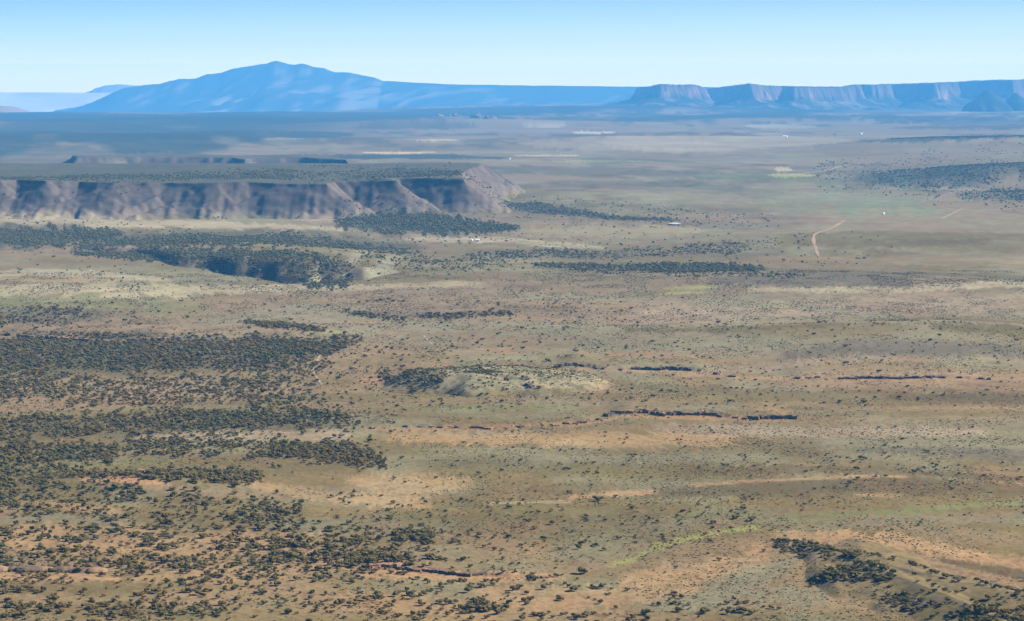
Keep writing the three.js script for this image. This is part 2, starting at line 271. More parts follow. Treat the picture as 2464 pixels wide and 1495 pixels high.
const ccol = [0, 0, 0];
function groundC(x, z, d, cell) {                   // base colours of soil, grass and scrub, in world metres; cell is the mesh size there
  const f = L => sst(0.5, 1.6, L / cell);
  const n1 = fbm(x / 1300 + 3.1, z / 1300, 21, 3), n2 = vn(x / 380, z / 380, 31) * f(380) + .5 * vn(x / 170, z / 170, 32) * f(170), n3 = vn(x / 62, z / 62, 33) * f(62), n4 = vn(x / 22, z / 22, 34) * f(22), n5 = vn(x / 7.5, z / 7.5, 35) * f(7.5), n6 = vn(x / 2.8, z / 2.8, 36) * f(2.8);
  const wp = 40 * vn(x / 300, z / 300, 38), st = vn(x / 620, (z + wp) / 85, 37) + .6 * vn(x / 260, (z + wp) / 34, 39);   // low strata and drainage lines
  const near = sst(5200, 2300, d), farw = sst(8500, 15000, d);
  const o = sst(-.45, .45, n1 + .5 * n2 + .3 * n3 + .35 * st), s = sst(-.1, .6, n2 + .5 * n3 - .3 * n1 - .3 * st);
  const c = ccol;
  for (let k = 0; k < 3; k++) {
    let warm = lerp(C.grey[k] * .45 + C.tan[k] * .65, C.tan[k] * .65 + C.pink[k] * .35, near);
    warm = lerp(warm, C.straw[k] * .28 + C.pink[k] * .22 + C.grey[k] * .12, farw);
    c[k] = lerp(lerp(warm, C.olive[k], o * .8 * (1 - .6 * farw)), C.sage[k], s * .5);
  }
  if (d > 5200) {                                   // far plain: woods and clearings by the kilometre
    const g = vn(x / 1500, z / 2600, 41) + .7 * vn(x / 600, z / 1100, 42) + .8 * vn(x / 220, z / 500, 43) + .7 * vn(x / 80, z / 230, 44), w = sst(5200, 8500, d) * sst(.0, .75, g) * lerp(.42, .8, sst(12000, 30000, d));
    for (let k = 0; k < 3; k++) c[k] = lerp(c[k], C.forest[k] * 1.15, w);
  }
  for (const [b, col, a, bx] of PATCH) {
    if (x < bx[0] || x > bx[1] || z < bx[2] || z > bx[3]) continue;
    const w = b(x, z) * a;
    if (w > 0) for (let k = 0; k < 3; k++) c[k] += (col[k] - c[k]) * w;
  }
  const m = Math.max(.45, 1 + .10 * n2 + .13 * n3 + .10 * st + .20 * n4 + .24 * n5 + .20 * n6);
  const bare = sst(.25, .8, -(n3 * .6 + n4 * .7 + n5 * .5)) * lerp(.25, .38, near) * (1 - farw);   // bare soil between the shrubs
  const sh = sst(.22, .72, n5 * .8 + n6 * .6 + n4 * .5) * lerp(.42, .55, near) * (1 - farw * .5);   // low shrubs
  for (let k = 0; k < 3; k++) c[k] = lerp(lerp(c[k], lerp(c[k] * 1.3, C.pink[k], .5), bare) * m, C.scrub[k], sh);
  return c;
}
const MAT = (o = {}) => new THREE.MeshPhysicalMaterial({ vertexColors: true, roughness: 1, metalness: 0, specularIntensity: 0, ...o });   // dry earth and leaves: no sheen
const earth = MAT(); earth.name = 'earth';
{
  const cols = [], rows = [];
  for (let i = 0; i <= 24; i++) cols.push(-0.72 + (0.72 - 0.245) * i / 24);
  for (let i = 1; i <= 860; i++) cols.push(-0.245 + 0.49 * i / 860);
  for (let i = 1; i <= 24; i++) cols.push(0.245 + (0.72 - 0.245) * i / 24);
  for (const z of [2600, 1500, 500, -300, -900, -1250]) rows.push(z);
  const D0 = 1400, ND = 660; for (let j = 0; j <= ND; j++) { const u = lerp(1 / D0, 1 / 34000, j / ND); rows.push(-1 / u); }
  for (let d = 35000; d <= 56000; d += 1000) rows.push(-d);
  const nx = cols.length, nz = rows.length, pos = new Float32Array(nx * nz * 3), col = new Float32Array(nx * nz * 3), idx = [];
  for (let j = 0; j < nz; j++) for (let i = 0; i < nx; i++) {
    const zr = rows[j], reach = zr > -1250 ? 1250 + (zr + 1250) * 0.5 : -zr, x = cols[i] * reach * (Math.abs(cols[i]) > .3 && reach < 6000 ? 1.6 : 1), d = Math.hypot(x, zr), k = (j * nx + i) * 3;
    pos[k] = x; pos[k + 1] = groundH(x, zr); pos[k + 2] = zr;
    const cell = Math.max(d * .49 / 860 * 1.3, d * d / (EYE * FOC) * 2.26 * .28), c = groundC(x, zr, d, cell);
    col[k] = c[0]; col[k + 1] = c[1]; col[k + 2] = c[2];
    if (i && j) { const a = k / 3, b = a - 1, e = a - nx, g = e - 1; idx.push(g, e, b, e, a, b); }
  }
  const g = new THREE.BufferGeometry();
  g.setAttribute('position', new THREE.BufferAttribute(pos, 3)); g.setAttribute('color', new THREE.BufferAttribute(col, 3));
  g.setIndex(idx); g.computeVertexNormals();
  tag(put(new THREE.Mesh(g, earth), 'ground'), 'wide semi-desert plain of tan soil, olive grass and grey scrub', null, null, 'structure');
}

// ---------------------------------------------------------------- landforms
const FORMS = [];
let MESA;
// heights on a grid: xs, zs are the grid lines; hf gives the height above the plain (negative outside), cf the colour
function landform(name, label, xs, zs, hf, cf) {
  const nx = xs.length, nz = zs.length, pos = new Float32Array(nx * nz * 3), col = new Float32Array(nx * nz * 3), H = new Float32Array(nx * nz), up = new Float32Array(nx * nz);
  for (let j = 0; j < nz; j++) for (let i = 0; i < nx; i++) { const k = j * nx + i, r = hf(xs[i], zs[j]), g = groundH(xs[i], zs[j]); up[k] = r; H[k] = r > 0 ? g + r - 1.0 : g + Math.max(r, -25) - 1.0; }
  const idx = [];
  for (let j = 0; j < nz; j++) for (let i = 0; i < nx; i++) {
    const k = j * nx + i, x = xs[i], z = zs[j], i0 = Math.max(0, i - 1), i1 = Math.min(nx - 1, i + 1), j0 = Math.max(0, j - 1), j1 = Math.min(nz - 1, j + 1);
    pos[k * 3] = x; pos[k * 3 + 1] = H[k]; pos[k * 3 + 2] = z;
    const sx = (H[j * nx + i1] - H[j * nx + i0]) / (xs[i1] - xs[i0]), sz = (H[j1 * nx + i] - H[j0 * nx + i]) / (zs[j1] - zs[j0]);
    const c = cf(x, z, up[k], Math.hypot(sx, sz), sx);
    col[k * 3] = c[0]; col[k * 3 + 1] = c[1]; col[k * 3 + 2] = c[2];
    if (i && j) { const a = k, b = a - 1, e = a - nx, f = e - 1; if (Math.max(up[a], up[b], up[e], up[f]) > -3) { if (zs[1] < zs[0]) idx.push(f, e, b, e, a, b); else idx.push(f, b, e, e, b, a); } }
  }
  let g = new THREE.BufferGeometry();
  g.setAttribute('position', new THREE.BufferAttribute(pos, 3)); g.setAttribute('color', new THREE.BufferAttribute(col, 3));
  g.setIndex(idx); g.computeVertexNormals();
  FORMS.push({ x0: xs[0], x1: xs[nx - 1], z0: Math.min(zs[0], zs[nz - 1]), z1: Math.max(zs[0], zs[nz - 1]), hf });
  return tag(put(new THREE.Mesh(g, earth), name), label, null, null, 'structure');
}
function topH(x, z) { const g = groundH(x, z); let r = 0; for (const f of FORMS) if (x > f.x0 && x < f.x1 && z > f.z0 && z < f.z1) r = Math.max(r, f.hf(x, z) - 1); return g + r; }
const steps = (a, b, n) => Array.from({ length: n + 1 }, (_, i) => a + (b - a) * i / n);
function steps2(parts) { const r = [parts[0][0]]; for (const [a, b, n] of parts) for (let i = 1; i <= n; i++) r.push(a + (b - a) * i / n); return r; }
function sdf(poly) {                                // signed distance, inside positive
  const n = poly.length;
  return (x, z) => {
    let best = 1e18, inside = false;
    for (let i = 0, j = n - 1; i < n; j = i++) {
      const a = poly[i], b = poly[j], ex = b.x - a.x, ez = b.z - a.z, wx = x - a.x, wz = z - a.z, t = clamp((wx * ex + wz * ez) / (ex * ex + ez * ez), 0, 1), qx = wx - ex * t, qz = wz - ez * t, q = qx * qx + qz * qz;
      if (q < best) best = q;
      if ((a.z > z) !== (b.z > z) && x < (b.x - a.x) * (z - a.z) / (b.z - a.z) + a.x) inside = !inside;
    }
    return inside ? Math.sqrt(best) : -Math.sqrt(best);
  };
}
const mixc = (a, b, t) => [lerp(a[0], b[0], t), lerp(a[1], b[1], t), lerp(a[2], b[2], t)];
const mulc = (a, m) => [a[0] * m, a[1] * m, a[2] * m];
// a spur: a crest from the rim down to its toe, with straight scree sides
function spur(a, b, ha, side, seed) {
  const ex = b.x - a.x, ez = b.z - a.z, q = ex * ex + ez * ez, len = Math.sqrt(q);
  return (x, z) => {
    const t = clamp(((x - a.x) * ex + (z - a.z) * ez) / q, -.15, 1.05), px = x - a.x - ex * t, pz = z - a.z - ez * t, off = Math.hypot(px, pz);
    if (off > 160) return -99;
    const left = (px * ez - pz * ex) > 0;
    return ha * (1 - Math.pow(clamp(t, 0, 1.05), 1.45) * .97) - off * side * (1 + .12 * vn(x / 23, z / 23, seed)) + 2.2 * vn(x / 17, z / 31, seed + 2);
  };
}
{ // mesa A: the near mesa on the left
  const HM = 99, rim = [[-330, 441], [0, 438], [40, 436], [110, 439], [190, 437], [275, 439], [400, 437], [525, 438], [600, 437], [710, 438], [786, 438.5], [802, 434], [860, 433.5], [953, 434.5], [930, 429], [960, 427], [1030, 429], [1117, 431.5], [1104, 420], [1122, 408], [1166, 395], [1150, 391], [1000, 390], [700, 391], [300, 393], [-330, 396]].map(([a, b]) => at(a, b, HM));
  const dist = sdf(rim), q = (px, py, h) => at(px, py, h);
  const folds = [[-60, .35, 20, 120], [118, .42, 14, 60], [278, .55, 26, 190], [440, .25, 10, 50], [526, .42, 16, 110], [668, .22, 12, 90], [352, .15, 10, 60], [600, .15, 10, 40]].map(([px, a, l, r]) => [at(px, 438, HM).x, a, l * 1.23, r * 1.23]);
  const spurs = [[788, 440, 868, 515], [948, 435, 1064, 502], [1117, 432, 1216, 477], [1150, 395, 1264, 466], [900, 436, 905, 514]].map(([a, b, c, d], i) => spur(q(a, b, HM - 9), q(c, d, 2), HM - 7, .86, 50 + i));
  const hf = (x, z) => {
    const rag = 9 * vn(x / 60, z / 60, 41) + 5 * vn(x / 21, z / 21, 42);
    const s = dist(x, z) + rag;
    if (s > 0) return HM + 3 * vn(x / 200, z / 300, 43) + sst(0, 9, s) * 0 + 6 * sst(700, 1500, s + 900 * vn(x / 900, z / 900, 44));
    const o = -s, cap = 7 + 3 * vn(x / 90, z / 90, 45);
    if (o < 7) return HM - cap * o / 7;
    const gul = 1 + .07 * vn(x / 60, z / 400, 46) + .05 * vn(x / 15, z / 160, 47), xf = x + o * 1.25;   // folds run down to the left
    let fold = 0; for (const [fx, fa, fl, fr] of folds) { const k = xf - fx; fold += fa * (k < 0 ? sst(-fl, 0, k) : 1 - sst(0, fr, k)); }
    const L = 140 * gul * (1 + fold), u = (o - 7) / L;
    let h = u < 1.25 ? (HM - cap) * (1.04 * Math.pow(1 - u / 1.25, 1.42)) - 4 : -4 - (u - 1.25) * 60;
    if (o < 330) for (const f of spurs) { const v = f(x, z); if (v > h) h = v; }
    return h;
  };
  const cf = (x, z, up, sl, sx) => {
    if (up < -1) return groundC(x, z, 7000, 9).slice();
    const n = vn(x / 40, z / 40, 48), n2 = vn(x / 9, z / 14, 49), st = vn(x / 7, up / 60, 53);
    const talus = mixc([.064, .052, .045], [.084, .065, .054], sst(.0, 1.1, -sx * .9 + .25 * n + .25 * st)), top = mixc([.068, .064, .046], [.046, .048, .034], sst(-.3, .5, n + .5 * n2));  // right-facing scree is painted lighter, as if sunlit
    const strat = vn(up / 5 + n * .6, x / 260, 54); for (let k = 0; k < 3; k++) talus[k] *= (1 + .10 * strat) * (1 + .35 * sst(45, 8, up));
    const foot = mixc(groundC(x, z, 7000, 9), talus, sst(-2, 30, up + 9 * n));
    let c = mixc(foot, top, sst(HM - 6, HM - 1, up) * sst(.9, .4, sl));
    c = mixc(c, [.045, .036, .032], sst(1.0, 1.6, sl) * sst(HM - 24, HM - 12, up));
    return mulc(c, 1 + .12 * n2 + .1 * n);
  };
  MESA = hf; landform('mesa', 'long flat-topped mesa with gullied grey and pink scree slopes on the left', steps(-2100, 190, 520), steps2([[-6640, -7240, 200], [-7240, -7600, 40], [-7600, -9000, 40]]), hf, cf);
}
{ // mesa B: low scarp behind it
  const HB = 64, rim = [[180, 381], [272, 379], [300, 377.5], [480, 377.5], [560, 378.5], [590, 382], [606, 378], [735, 377.5], [790, 380], [835, 386], [800, 371], [300, 369], [180, 371]].map(([a, b]) => at(a, b, HB)), dist = sdf(rim);
  const hf = (x, z) => { const s = dist(x, z) + 14 * vn(x / 90, z / 120, 61) + 7 * vn(x / 33, z / 33, 62); if (s > 0) return HB + 3 * vn(x / 160, z / 160, 63) - Math.max(0, s - 500) * .04; const o = -s; return o < 12 ? HB - o * 1.4 : HB - 17 - (o - 12) * (.55 + .18 * vn(x / 60, z / 300, 64)); };
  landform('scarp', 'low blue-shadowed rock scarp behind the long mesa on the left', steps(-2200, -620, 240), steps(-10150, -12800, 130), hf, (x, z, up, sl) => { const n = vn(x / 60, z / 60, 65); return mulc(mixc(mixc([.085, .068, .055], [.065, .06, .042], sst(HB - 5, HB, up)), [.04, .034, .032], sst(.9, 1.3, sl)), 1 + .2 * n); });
}
{ // bench C: the wooded ridge with a shaded near face
  const hx = slut([[140, 0], [300, 9], [480, 20], [620, 30], [720, 35], [780, 33], [850, 22], [930, 10], [1000, 0]]), crest = [[100, 588], [300, 598], [480, 608], [600, 616], [700, 622], [760, 626], [810, 632], [870, 645], [960, 655], [1010, 660]].map(([a, b]) => { const h = hx(a), c = at(a, b, h); return { ...c, h }; });
  const knob = at(800, 668);
  const cz = slut(crest.map(c => [c.x, c.z])), chh = slut(crest.map(c => [c.x, c.h]));
  const hf = (x, z) => {
    const H = chh(x), z0 = cz(x) + 18 * vn(x / 150, 0.3, 71) + 9 * vn(x / 44, .7, 72), b = z0 - z;   // b > 0 behind the crest
    if (H <= .3) return -3;
    const cut = 0 * Math.exp(-Math.pow((x + 408 + (z + 4930) * .25) / 34, 2)) * sst(260, 40, Math.abs(b + 10));
    const Lb = H * 6.0 * (1 + .3 * vn(x / 70, 3, 76) + .15 * vn(x / 25, z / 80, 74)), t = clamp(-b / Lb, 0, 1);
    let h = b > 0 ? H * (1 - sst(250, 1050, b)) - (b > 1000 ? 4 : 0) : H * (1 - t * t * (3 - 2 * t)) - t * 2.5 - (b < -Lb ? 3 : 0);
    const kq = Math.hypot((x - knob.x) / 78, (z - knob.z) / (z > knob.z ? 90 : 150)) + .14 * vn(x / 40, z / 50, 77); if (kq < 1) h = Math.max(h, 27 * Math.pow(1 - kq * kq, 1.3));
    return h - cut * sst(4, 18, H) * (b > -Lb ? 1 : 0) + 1.8 * vn(x / 45, z / 60, 73) * sst(2, 10, H) * (t < 1 ? 1 : 0);
  };
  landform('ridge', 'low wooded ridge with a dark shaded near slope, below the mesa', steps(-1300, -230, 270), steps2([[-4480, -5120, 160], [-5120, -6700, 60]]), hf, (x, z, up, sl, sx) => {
    const n = vn(x / 30, z / 30, 75), g = groundC(x, z, 5000, 8), slope = mixc([.082, .068, .048], C.sage, sst(.02, .3, -sx) * .7);  // sunlit look of the right-facing side is put into the colour
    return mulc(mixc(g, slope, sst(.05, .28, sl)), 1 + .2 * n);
  });
}
{ // knoll covered with sage, in the middle
  const c = at(1195, 925, 0), hf0 = (x, z) => { const a = (x - c.x) / 165, b = (z - c.z) / (z > c.z ? 130 : 190), q = Math.sqrt(a * a + b * b) + .12 * vn(x / 45, z / 60, 81); return q < 1 ? 19 * Math.pow(1 - q * q, .9) * (1 + .16 * vn(x / 70, z / 90, 85)) + .8 * vn(x / 18, z / 18, 82) : (1 - q) * 30; };
  landform('knoll', 'low oval knoll of pale sage scrub in the middle of the plain', steps(c.x - 200, c.x + 200, 150), steps(c.z + 160, c.z - 230, 120), hf0, (x, z, up) => {
    const n = vn(x / 26, z / 40, 83), n2 = vn(x / 5, z / 8, 84), g = groundC(x, z, 3400, 3), sg = mixc(mixc(C.sage, C.olive, .35), mixc(C.straw, C.olive, .45), sst(-.2, .6, n + .3 * n2));
    return mulc(mixc(g, sg, sst(.5, 10, up + 3 * n)), 1 + .26 * n2);
  });
}
let hillTop;
{ // the hill at the lower right
  const cr = [[1840, 1308], [1960, 1322], [2100, 1348], [2250, 1383], [2400, 1412], [2600, 1440]].map(([a, b], i) => { const h = [1, 5, 8, 10, 11, 12][i], c = at(a, b, h); return { ...c, h }; });
  const cz = lut(cr.map(c => [c.x, c.z])), ch = slut(cr.map(c => [c.x, c.h]));
  const c2 = [[1900, 1392], [2010, 1380], [2130, 1376], [2260, 1420], [2400, 1480], [2600, 1540]].map(([a, b], i) => { const h = [2, 7, 10, 11, 11, 11][i], c = at(a, b, h); return { ...c, h }; });
  const cz2 = lut(c2.map(c => [c.x, c.z])), ch2 = slut(c2.map(c => [c.x, c.h]));
  const hf = (x, z) => {
    const H = ch(x), b = cz(x) + 8 * vn(x / 40, .2, 91) - z, f = sst(cr[0].x - 10, cr[1].x, x);
    let r = b > 0 ? H - b * .16 : H + b * .05;
    const H2 = ch2(x), b2 = cz2(x) + 8 * vn(x / 30, .6, 92) - z, s2 = b2 > 0 ? H2 - b2 * .05 : H2 + b2 * .075;
    if (x > c2[0].x - 20) r = Math.max(r, s2);
    r += 1.0 * vn(x / 22, z / 30, 93);
    return f < .02 ? -4 : r * f - (1 - f) * 3;
  };
  hillTop = hf;
  landform('hill', 'low bushy hill with a shaded near slope at the lower right', steps(cr[0].x - 20, 560, 170), steps(-1560, -2320, 230), hf, (x, z, up, sl, sx) => {
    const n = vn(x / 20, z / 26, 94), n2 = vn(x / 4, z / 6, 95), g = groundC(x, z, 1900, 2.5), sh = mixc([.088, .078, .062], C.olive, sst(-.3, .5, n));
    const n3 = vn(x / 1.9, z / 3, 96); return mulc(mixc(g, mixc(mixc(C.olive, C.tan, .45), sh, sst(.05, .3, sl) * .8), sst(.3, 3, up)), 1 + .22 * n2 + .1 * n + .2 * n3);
  });
}
{ // far mesas on the right
  const D = 34000, sky = lut([[1480, 214], [1500, 213], [1543, 210], [1590, 208.4], [1611, 208], [1670, 206], [1694, 213], [1715, 212], [1742, 208], [1777, 203.8], [1895, 206], [1930, 207], [2019, 207], [2050, 202.5], [2140, 201], [2262, 199], [2338, 194], [2400, 192], [2464, 191], [2760, 188]]);
  const fr = [[1538, 38.2], [1543, 36.2], [1560, 34.9], [1586, 33.6], [1640, 34.0], [1688, 34.5], [1692, 37.6], [1715, 37.0], [1760, 35.2], [1799, 33.7], [1850, 34.1], [1868, 34.5], [1872, 36.2], [1911, 33.9], [1970, 34.3], [2056, 35.0], [2066, 36.8], [2093, 36.3], [2133, 36.8], [2139, 38.4], [2190, 37.6], [2243, 35.9], [2282, 36.5], [2300, 37.6], [2350, 37.4], [2428, 36.6], [2470, 37.2], [2760, 37.6], [2760, 42], [1538, 42]].map(([p, d]) => ({ x: bearing(p, d * 1000), z: -d * 1000 }));
  const dist = sdf(fr);
  const hf = (x, z) => {
    const d = -z, px = CX + FOC * x / d, ht = sight(sky(px), Math.max(d, 33500)) ;
    const H = Math.min(ht, sight(sky(px), 36500) + 30);
    const s = dist(x, z) + 30 * vn(x / 330, z / 330, 101) + 30 * vn(x / 120, z / 120, 102) + 18 * vn(x / 55, z / 55, 112);
    if (s > 0) return H - (s > 200 ? 2 : 0) - 9 - 9 * vn(x / 210, z / 210, 113) - 6 * vn(x / 70, z / 70, 114);
    const o = -s, cap = H * .62;
    if (o < 95) return H - cap * o / 95;
    const w = 1 + .35 * vn(x / 240, z / 700, 103) + .10 * vn(x / 75, z / 250, 104);
    return (H - cap) * Math.pow(Math.max(0, 1 - (o - 95) / (620 * w)), 1.4) - (o > 1000 ? (o - 1000) * .05 : 0) - 1;
  };
  landform('plateau', 'far right escarpment of flat-topped pinkish cliffs under the horizon', steps2([[bearing(1440, 34000), bearing(2540, 36000), 560], [bearing(2540, 36000), bearing(2700, 36000), 20]]), steps2([[-32300, -38600, 252], [-38600, -41500, 10]]), hf, (x, z, up, sl, sx) => {
    const n = vn(x / 160, z / 160, 105), st = .5 * vn(x / 130, z / 260, 106) + .35 * vn(x / 38, z / 70 + up / 30, 107) + .4 * vn(up / 22 + n, x / 900, 108), rock = mixc([.08, .052, .041], [.205, .128, .094], sst(-.2, .8, st + .6 * n - .1));
    const woods = mixc(C.forest, [.09, .08, .06], sst(-.1, .6, n)), H = 300;
    return mixc(mixc(woods, rock, sst(110, 190, up + 70 * st + 50 * n)), mixc(C.forest, [.10, .07, .055], .35), Math.max(sst(.5, .2, sl) * sst(150, 250, up), .7 * sst(255, 300, up + 25 * st)));
  });
  const b = (px, d, h, rx, rz, name, label, seed) => { const X = bearing(px, d); landform(name, label, steps(X - rx * 1.3, X + rx * 1.3, 60), steps(-d + rz * 1.3, -d - rz * 1.3, 40), (x, z) => { const q = Math.hypot((x - X) / rx, (z + d) / rz) + .14 * vn(x / 160, z / 160, seed); return q < 1 ? h * Math.pow(1 - q, .75) : (1 - q) * 60; }, (x, z) => mulc(C.forest, 1 + .25 * vn(x / 50, z / 90, seed + 1))); };
  b(2372, 31500, 305, 300, 600, 'butte', 'dark rounded butte in front of the far right escarpment', 120);
  b(2440, 31800, 230, 260, 600, 'butte', 'lower dark butte beside the rounded one at the far right', 122);
}
{ // the blue mountain and the plateau that runs right from it
  const D = 50000, skyl = lut([[150, 264], [200, 254], [228, 244], [256, 231], [301, 211], [330, 207.5], [353, 204.5], [388, 202], [412, 193], [440, 190], [474, 189], [502, 178.5], [520, 177], [536, 175], [564, 165.5], [602, 158.5], [647, 152.6], [660, 147.5], [668, 146], [680, 149.5], [696, 154], [712, 154.5], [727, 152.8], [740, 155.5], [754, 160.6], [782, 164], [797, 170], [810, 174.4], [841, 174.6], [895, 185], [923, 194], [978, 197.5], [1082, 202.5], [1255, 205], [1498, 207.8], [1750, 209]]);
  const hf = (x, z) => {
    const px = CX + FOC * x / D, top = sight(skyl(px), D) + (px < 930 ? 9 : 2) * (vn(x / 240, .3, 138) + .7 * vn(x / 90, .6, 139)), base = -620;
    const f = z + D + 60 * vn(x / 420, .5, 137);                              // metres in front of the crest
    if (f < 0) return top + 900 + f * .16 - 900 - groundH(x, z) + 1;
    const W = px < 930 ? 9000 : lerp(9000, 6500, sst(930, 1300, px)), t = clamp(f / W, 0, 1);
    const tw = x * .86 + f * .5, big = 1 - Math.abs(vn(tw / 1500, f / 5200, 131)) * 2, mid = 1 - Math.abs(vn(tw / 620 + .7, f / 2600, 132)) * 2, sm = vn(tw / 260, f / 700, 133);
    const amp = sst(0, .22, t) * sst(1, .8, t) * (px > 930 ? lerp(1, .18, sst(900, 1050, px)) : 1);
    const p = Math.pow(1 - t, 1.15);
    const h = base + (top - base) * p - amp * Math.max(60, top + 300) * (t < .9 ? 1 : .5) * (.30 * (1 - big) + .17 * (1 - mid) +  .10 * (1 - sm)) * 1.0;
    return h - groundH(x, z) + 1;
  };
  landform('mountain', 'hazy blue mountain with a sharp peak, running right into a level plateau', steps(bearing(140, D), bearing(1760, D), 420), steps2([[-40800, -50000, 120], [-50000, -52500, 8]]), hf, (x, z, up, sl, sx) => {
    const n = vn((x * .86 + z * .4) / 420, z / 1500, 135), n2 = vn((x * .86 + z * .4) / 150, z / 520, 136), f = z + D, low = sst(1500, 7500, f);
    return mixc(mulc(C.forest, 1.3), [.30, .235, .18], sst(.15, .8, n * .6 + n2 * .6 + low * .35 - .15 - sx * 1.1) * (.3 + .55 * low));  // pale rock patches, painted stronger on sunward slopes to show lit relief
  });
  const far = (name, label, x0, x1, d, sl, colr, dep) => { const S = slut(sl); landform(name, label, steps(bearing(x0, d), bearing(x1, d), 90), steps2([[-d + dep, -d, 16], [-d, -d - 1000, 3]]), (x, z) => { const px = CX + FOC * x / d, T = sight(S(px), d), f = z + d; return (f < 0 ? T + f * .1 : lerp(T, -800, Math.pow(f / dep, 1.1))) - groundH(x, z) + 1 + 12 * vn(x / 500, z / 500, 141) * (f > 200 ? 1 : 0); }, (x, z) => mulc(colr, 1 + .2 * vn(x / 900, z / 900, 142))); };
  far('tableland', 'palest far flat tableland on the left horizon', -320, 420, 54500, [[-320, 221], [100, 222], [230, 223], [420, 226]], [.40, .36, .32], 7000);
  far('peak', 'pale distant mesa peeking out behind the left foot of the mountain', 200, 480, 55600, [[200, 224], [222, 219], [236, 211], [262, 205], [290, 203], [330, 205.5], [360, 207], [480, 216]], [.22, .20, .20], 4000);
  const hd = 31500, hx = bearing(10, hd); landform('rise', 'small brown rounded rise on the far left skyline of the plain', steps(hx - 700, hx + 500, 50), steps(-hd + 900, -hd - 900, 30), (x, z) => { const q = Math.hypot((x - hx) / 330, (z + hd) / 700) ; return q < 1 ? 85 * Math.pow(1 - q * q, 1.0) : (1 - q) * 60; }, () => [.17, .125, .10]);
}
// red rocky buttes out on the far plain
[[1055, 277, 26, 7], [1095, 277, 34, 7], [1150, 280, 36, 10], [1180, 283, 34, 9]].forEach(([px, py, w, hh], i) => {
  const c = at(px, py + 3), d = -c.z, rx = w * .5 * d / FOC, h = hh * d / FOC, sd = 150 + i * 5;
  landform('red_butte', ['small red butte, leftmost of the four far out on the plain', 'second small red butte from the left, far out on the plain', 'tallest small red butte, third of four far out on the plain', 'small red butte, rightmost of the four far out on the plain'][i], steps(c.x - rx * 1.4, c.x + rx * 1.4, 40), steps(c.z + rx * 3, c.z - rx * 3, 40), (x, z) => { const q = Math.hypot((x - c.x) / rx, (z - c.z) / (rx * 2)) + .22 * vn(x / 45, z / 90, sd); return q < 1 ? h * Math.pow(1 - q, .5) * (1 + .25 * vn(x / 30, z / 60, sd + 1)) : (1 - q) * 60; }, (x, z) => mixc([.12, .072, .052], [.06, .045, .036], sst(-.2, .5, vn(x / 40, z / 40, sd + 2))));
});

// ---------------------------------------------------------------- tracks and pond
function ribbon(name, label, pts, w, colr) {
  const c3 = new THREE.CatmullRomCurve3(pts.map(([px, py]) => { const c = at(px, py); return new THREE.Vector3(c.x, 0, c.z); })), n = 90, pos = [], col = [], idx = [];
  for (let i = 0; i <= n; i++) {
    const p = c3.getPoint(i / n), t = c3.getTangent(i / n), L = Math.hypot(t.x, t.z) || 1, nx = -t.z / L, nz = t.x / L, ww = w * (.8 + .4 * vn(i / 4, 1, 161)) * Math.min(1, .25 + 6 * Math.min(i, n - i) / n);
    for (let k = -2; k <= 2; k++) { const x = p.x + nx * ww * k / 4, z = p.z + nz * ww * k / 4; pos.push(x, topH(x, z) + .5 - Math.abs(k) * .05, z); const m = 1 + .15 * vn(i / 2, k, 162) - (k === 0 ? .15 : 0); col.push(colr[0] * m, colr[1] * m, colr[2] * m); }
    if (i) for (let k = 0; k < 4; k++) { const a = i * 5 + k, b = a - 5; idx.push(b, a, b + 1, a, a + 1, b + 1); }
  }
  const g = new THREE.BufferGeometry(); g.setAttribute('position', new THREE.Float32BufferAttribute(pos, 3)); g.setAttribute('color', new THREE.Float32BufferAttribute(col, 3)); g.setIndex(idx); g.computeVertexNormals();
  if (g.attributes.normal.getY(0) < 0) { g.setIndex(idx.reverse()); g.computeVertexNormals(); }
  return tag(put(new THREE.Mesh(g, earth), name), label, null, null, 'structure');
}
ribbon('track', 'tan dirt track that bends beside the green meadow on the right', [[2036, 532], [2012, 546], [1985, 562], [1962, 575], [1958, 588], [1964, 602], [1972, 617]], 9, [.25, .175, .11]);
ribbon('track', 'pale dirt track running right from the yellow patch by the meadow', [[1880, 424], [1930, 418], [1990, 409], [2040, 398], [2100, 386]], 16, [.25, .20, .15]);
ribbon('track', 'faint pinkish dirt track climbing right from the green meadow', [[2210, 490], [2250, 477], [2290, 463], [2325, 455]], 11, [.19, .14, .115]);
ribbon('track', 'short tan dirt track at the right end of the green meadow', [[2268, 530], [2290, 518], [2320, 504]], 11, [.23, .17, .12]);
ribbon('track', 'thin pale footpath in the left woodland', [[775, 925], [760, 905], [752, 890], [765, 870], [775, 852]], 4, [.24, .19, .13]);
ribbon('track', 'thin pale footpath in the middle of the plain', [[1040, 828], [1027, 815], [1018, 806]], 4, [.24, .18, .14]);
{
  const c = at(1624, 541), d = -c.z, g = new THREE.CircleGeometry(1, 40); g.rotateX(-Math.PI / 2); g.scale(13 * d / FOC, 1, 34);
  const pos = g.attributes.position; for (let i = 0; i < pos.count; i++) { const m = i ? 1 + .25 * vn(i / 3, 2, 171) : 1; pos.setX(i, pos.getX(i) * m); pos.setZ(i, pos.getZ(i) * m); }
  const m = put(new THREE.Mesh(g, new THREE.MeshStandardMaterial({ color: new THREE.Color().setRGB(.30, .30, .28), roughness: .6 })), 'pond'); m.position.set(c.x, groundH(c.x, c.z) + 3, c.z);
  tag(m, 'small pale stock pond on the plain right of the mesa', null, null, 'structure');
}

// ---------------------------------------------------------------- trees and bushes
const leafMat = MAT({ side: THREE.DoubleSide }); leafMat.name = 'foliage';
const barkMat = new THREE.MeshStandardMaterial({ color: new THREE.Color().setRGB(.075, .058, .042), roughness: 1 });
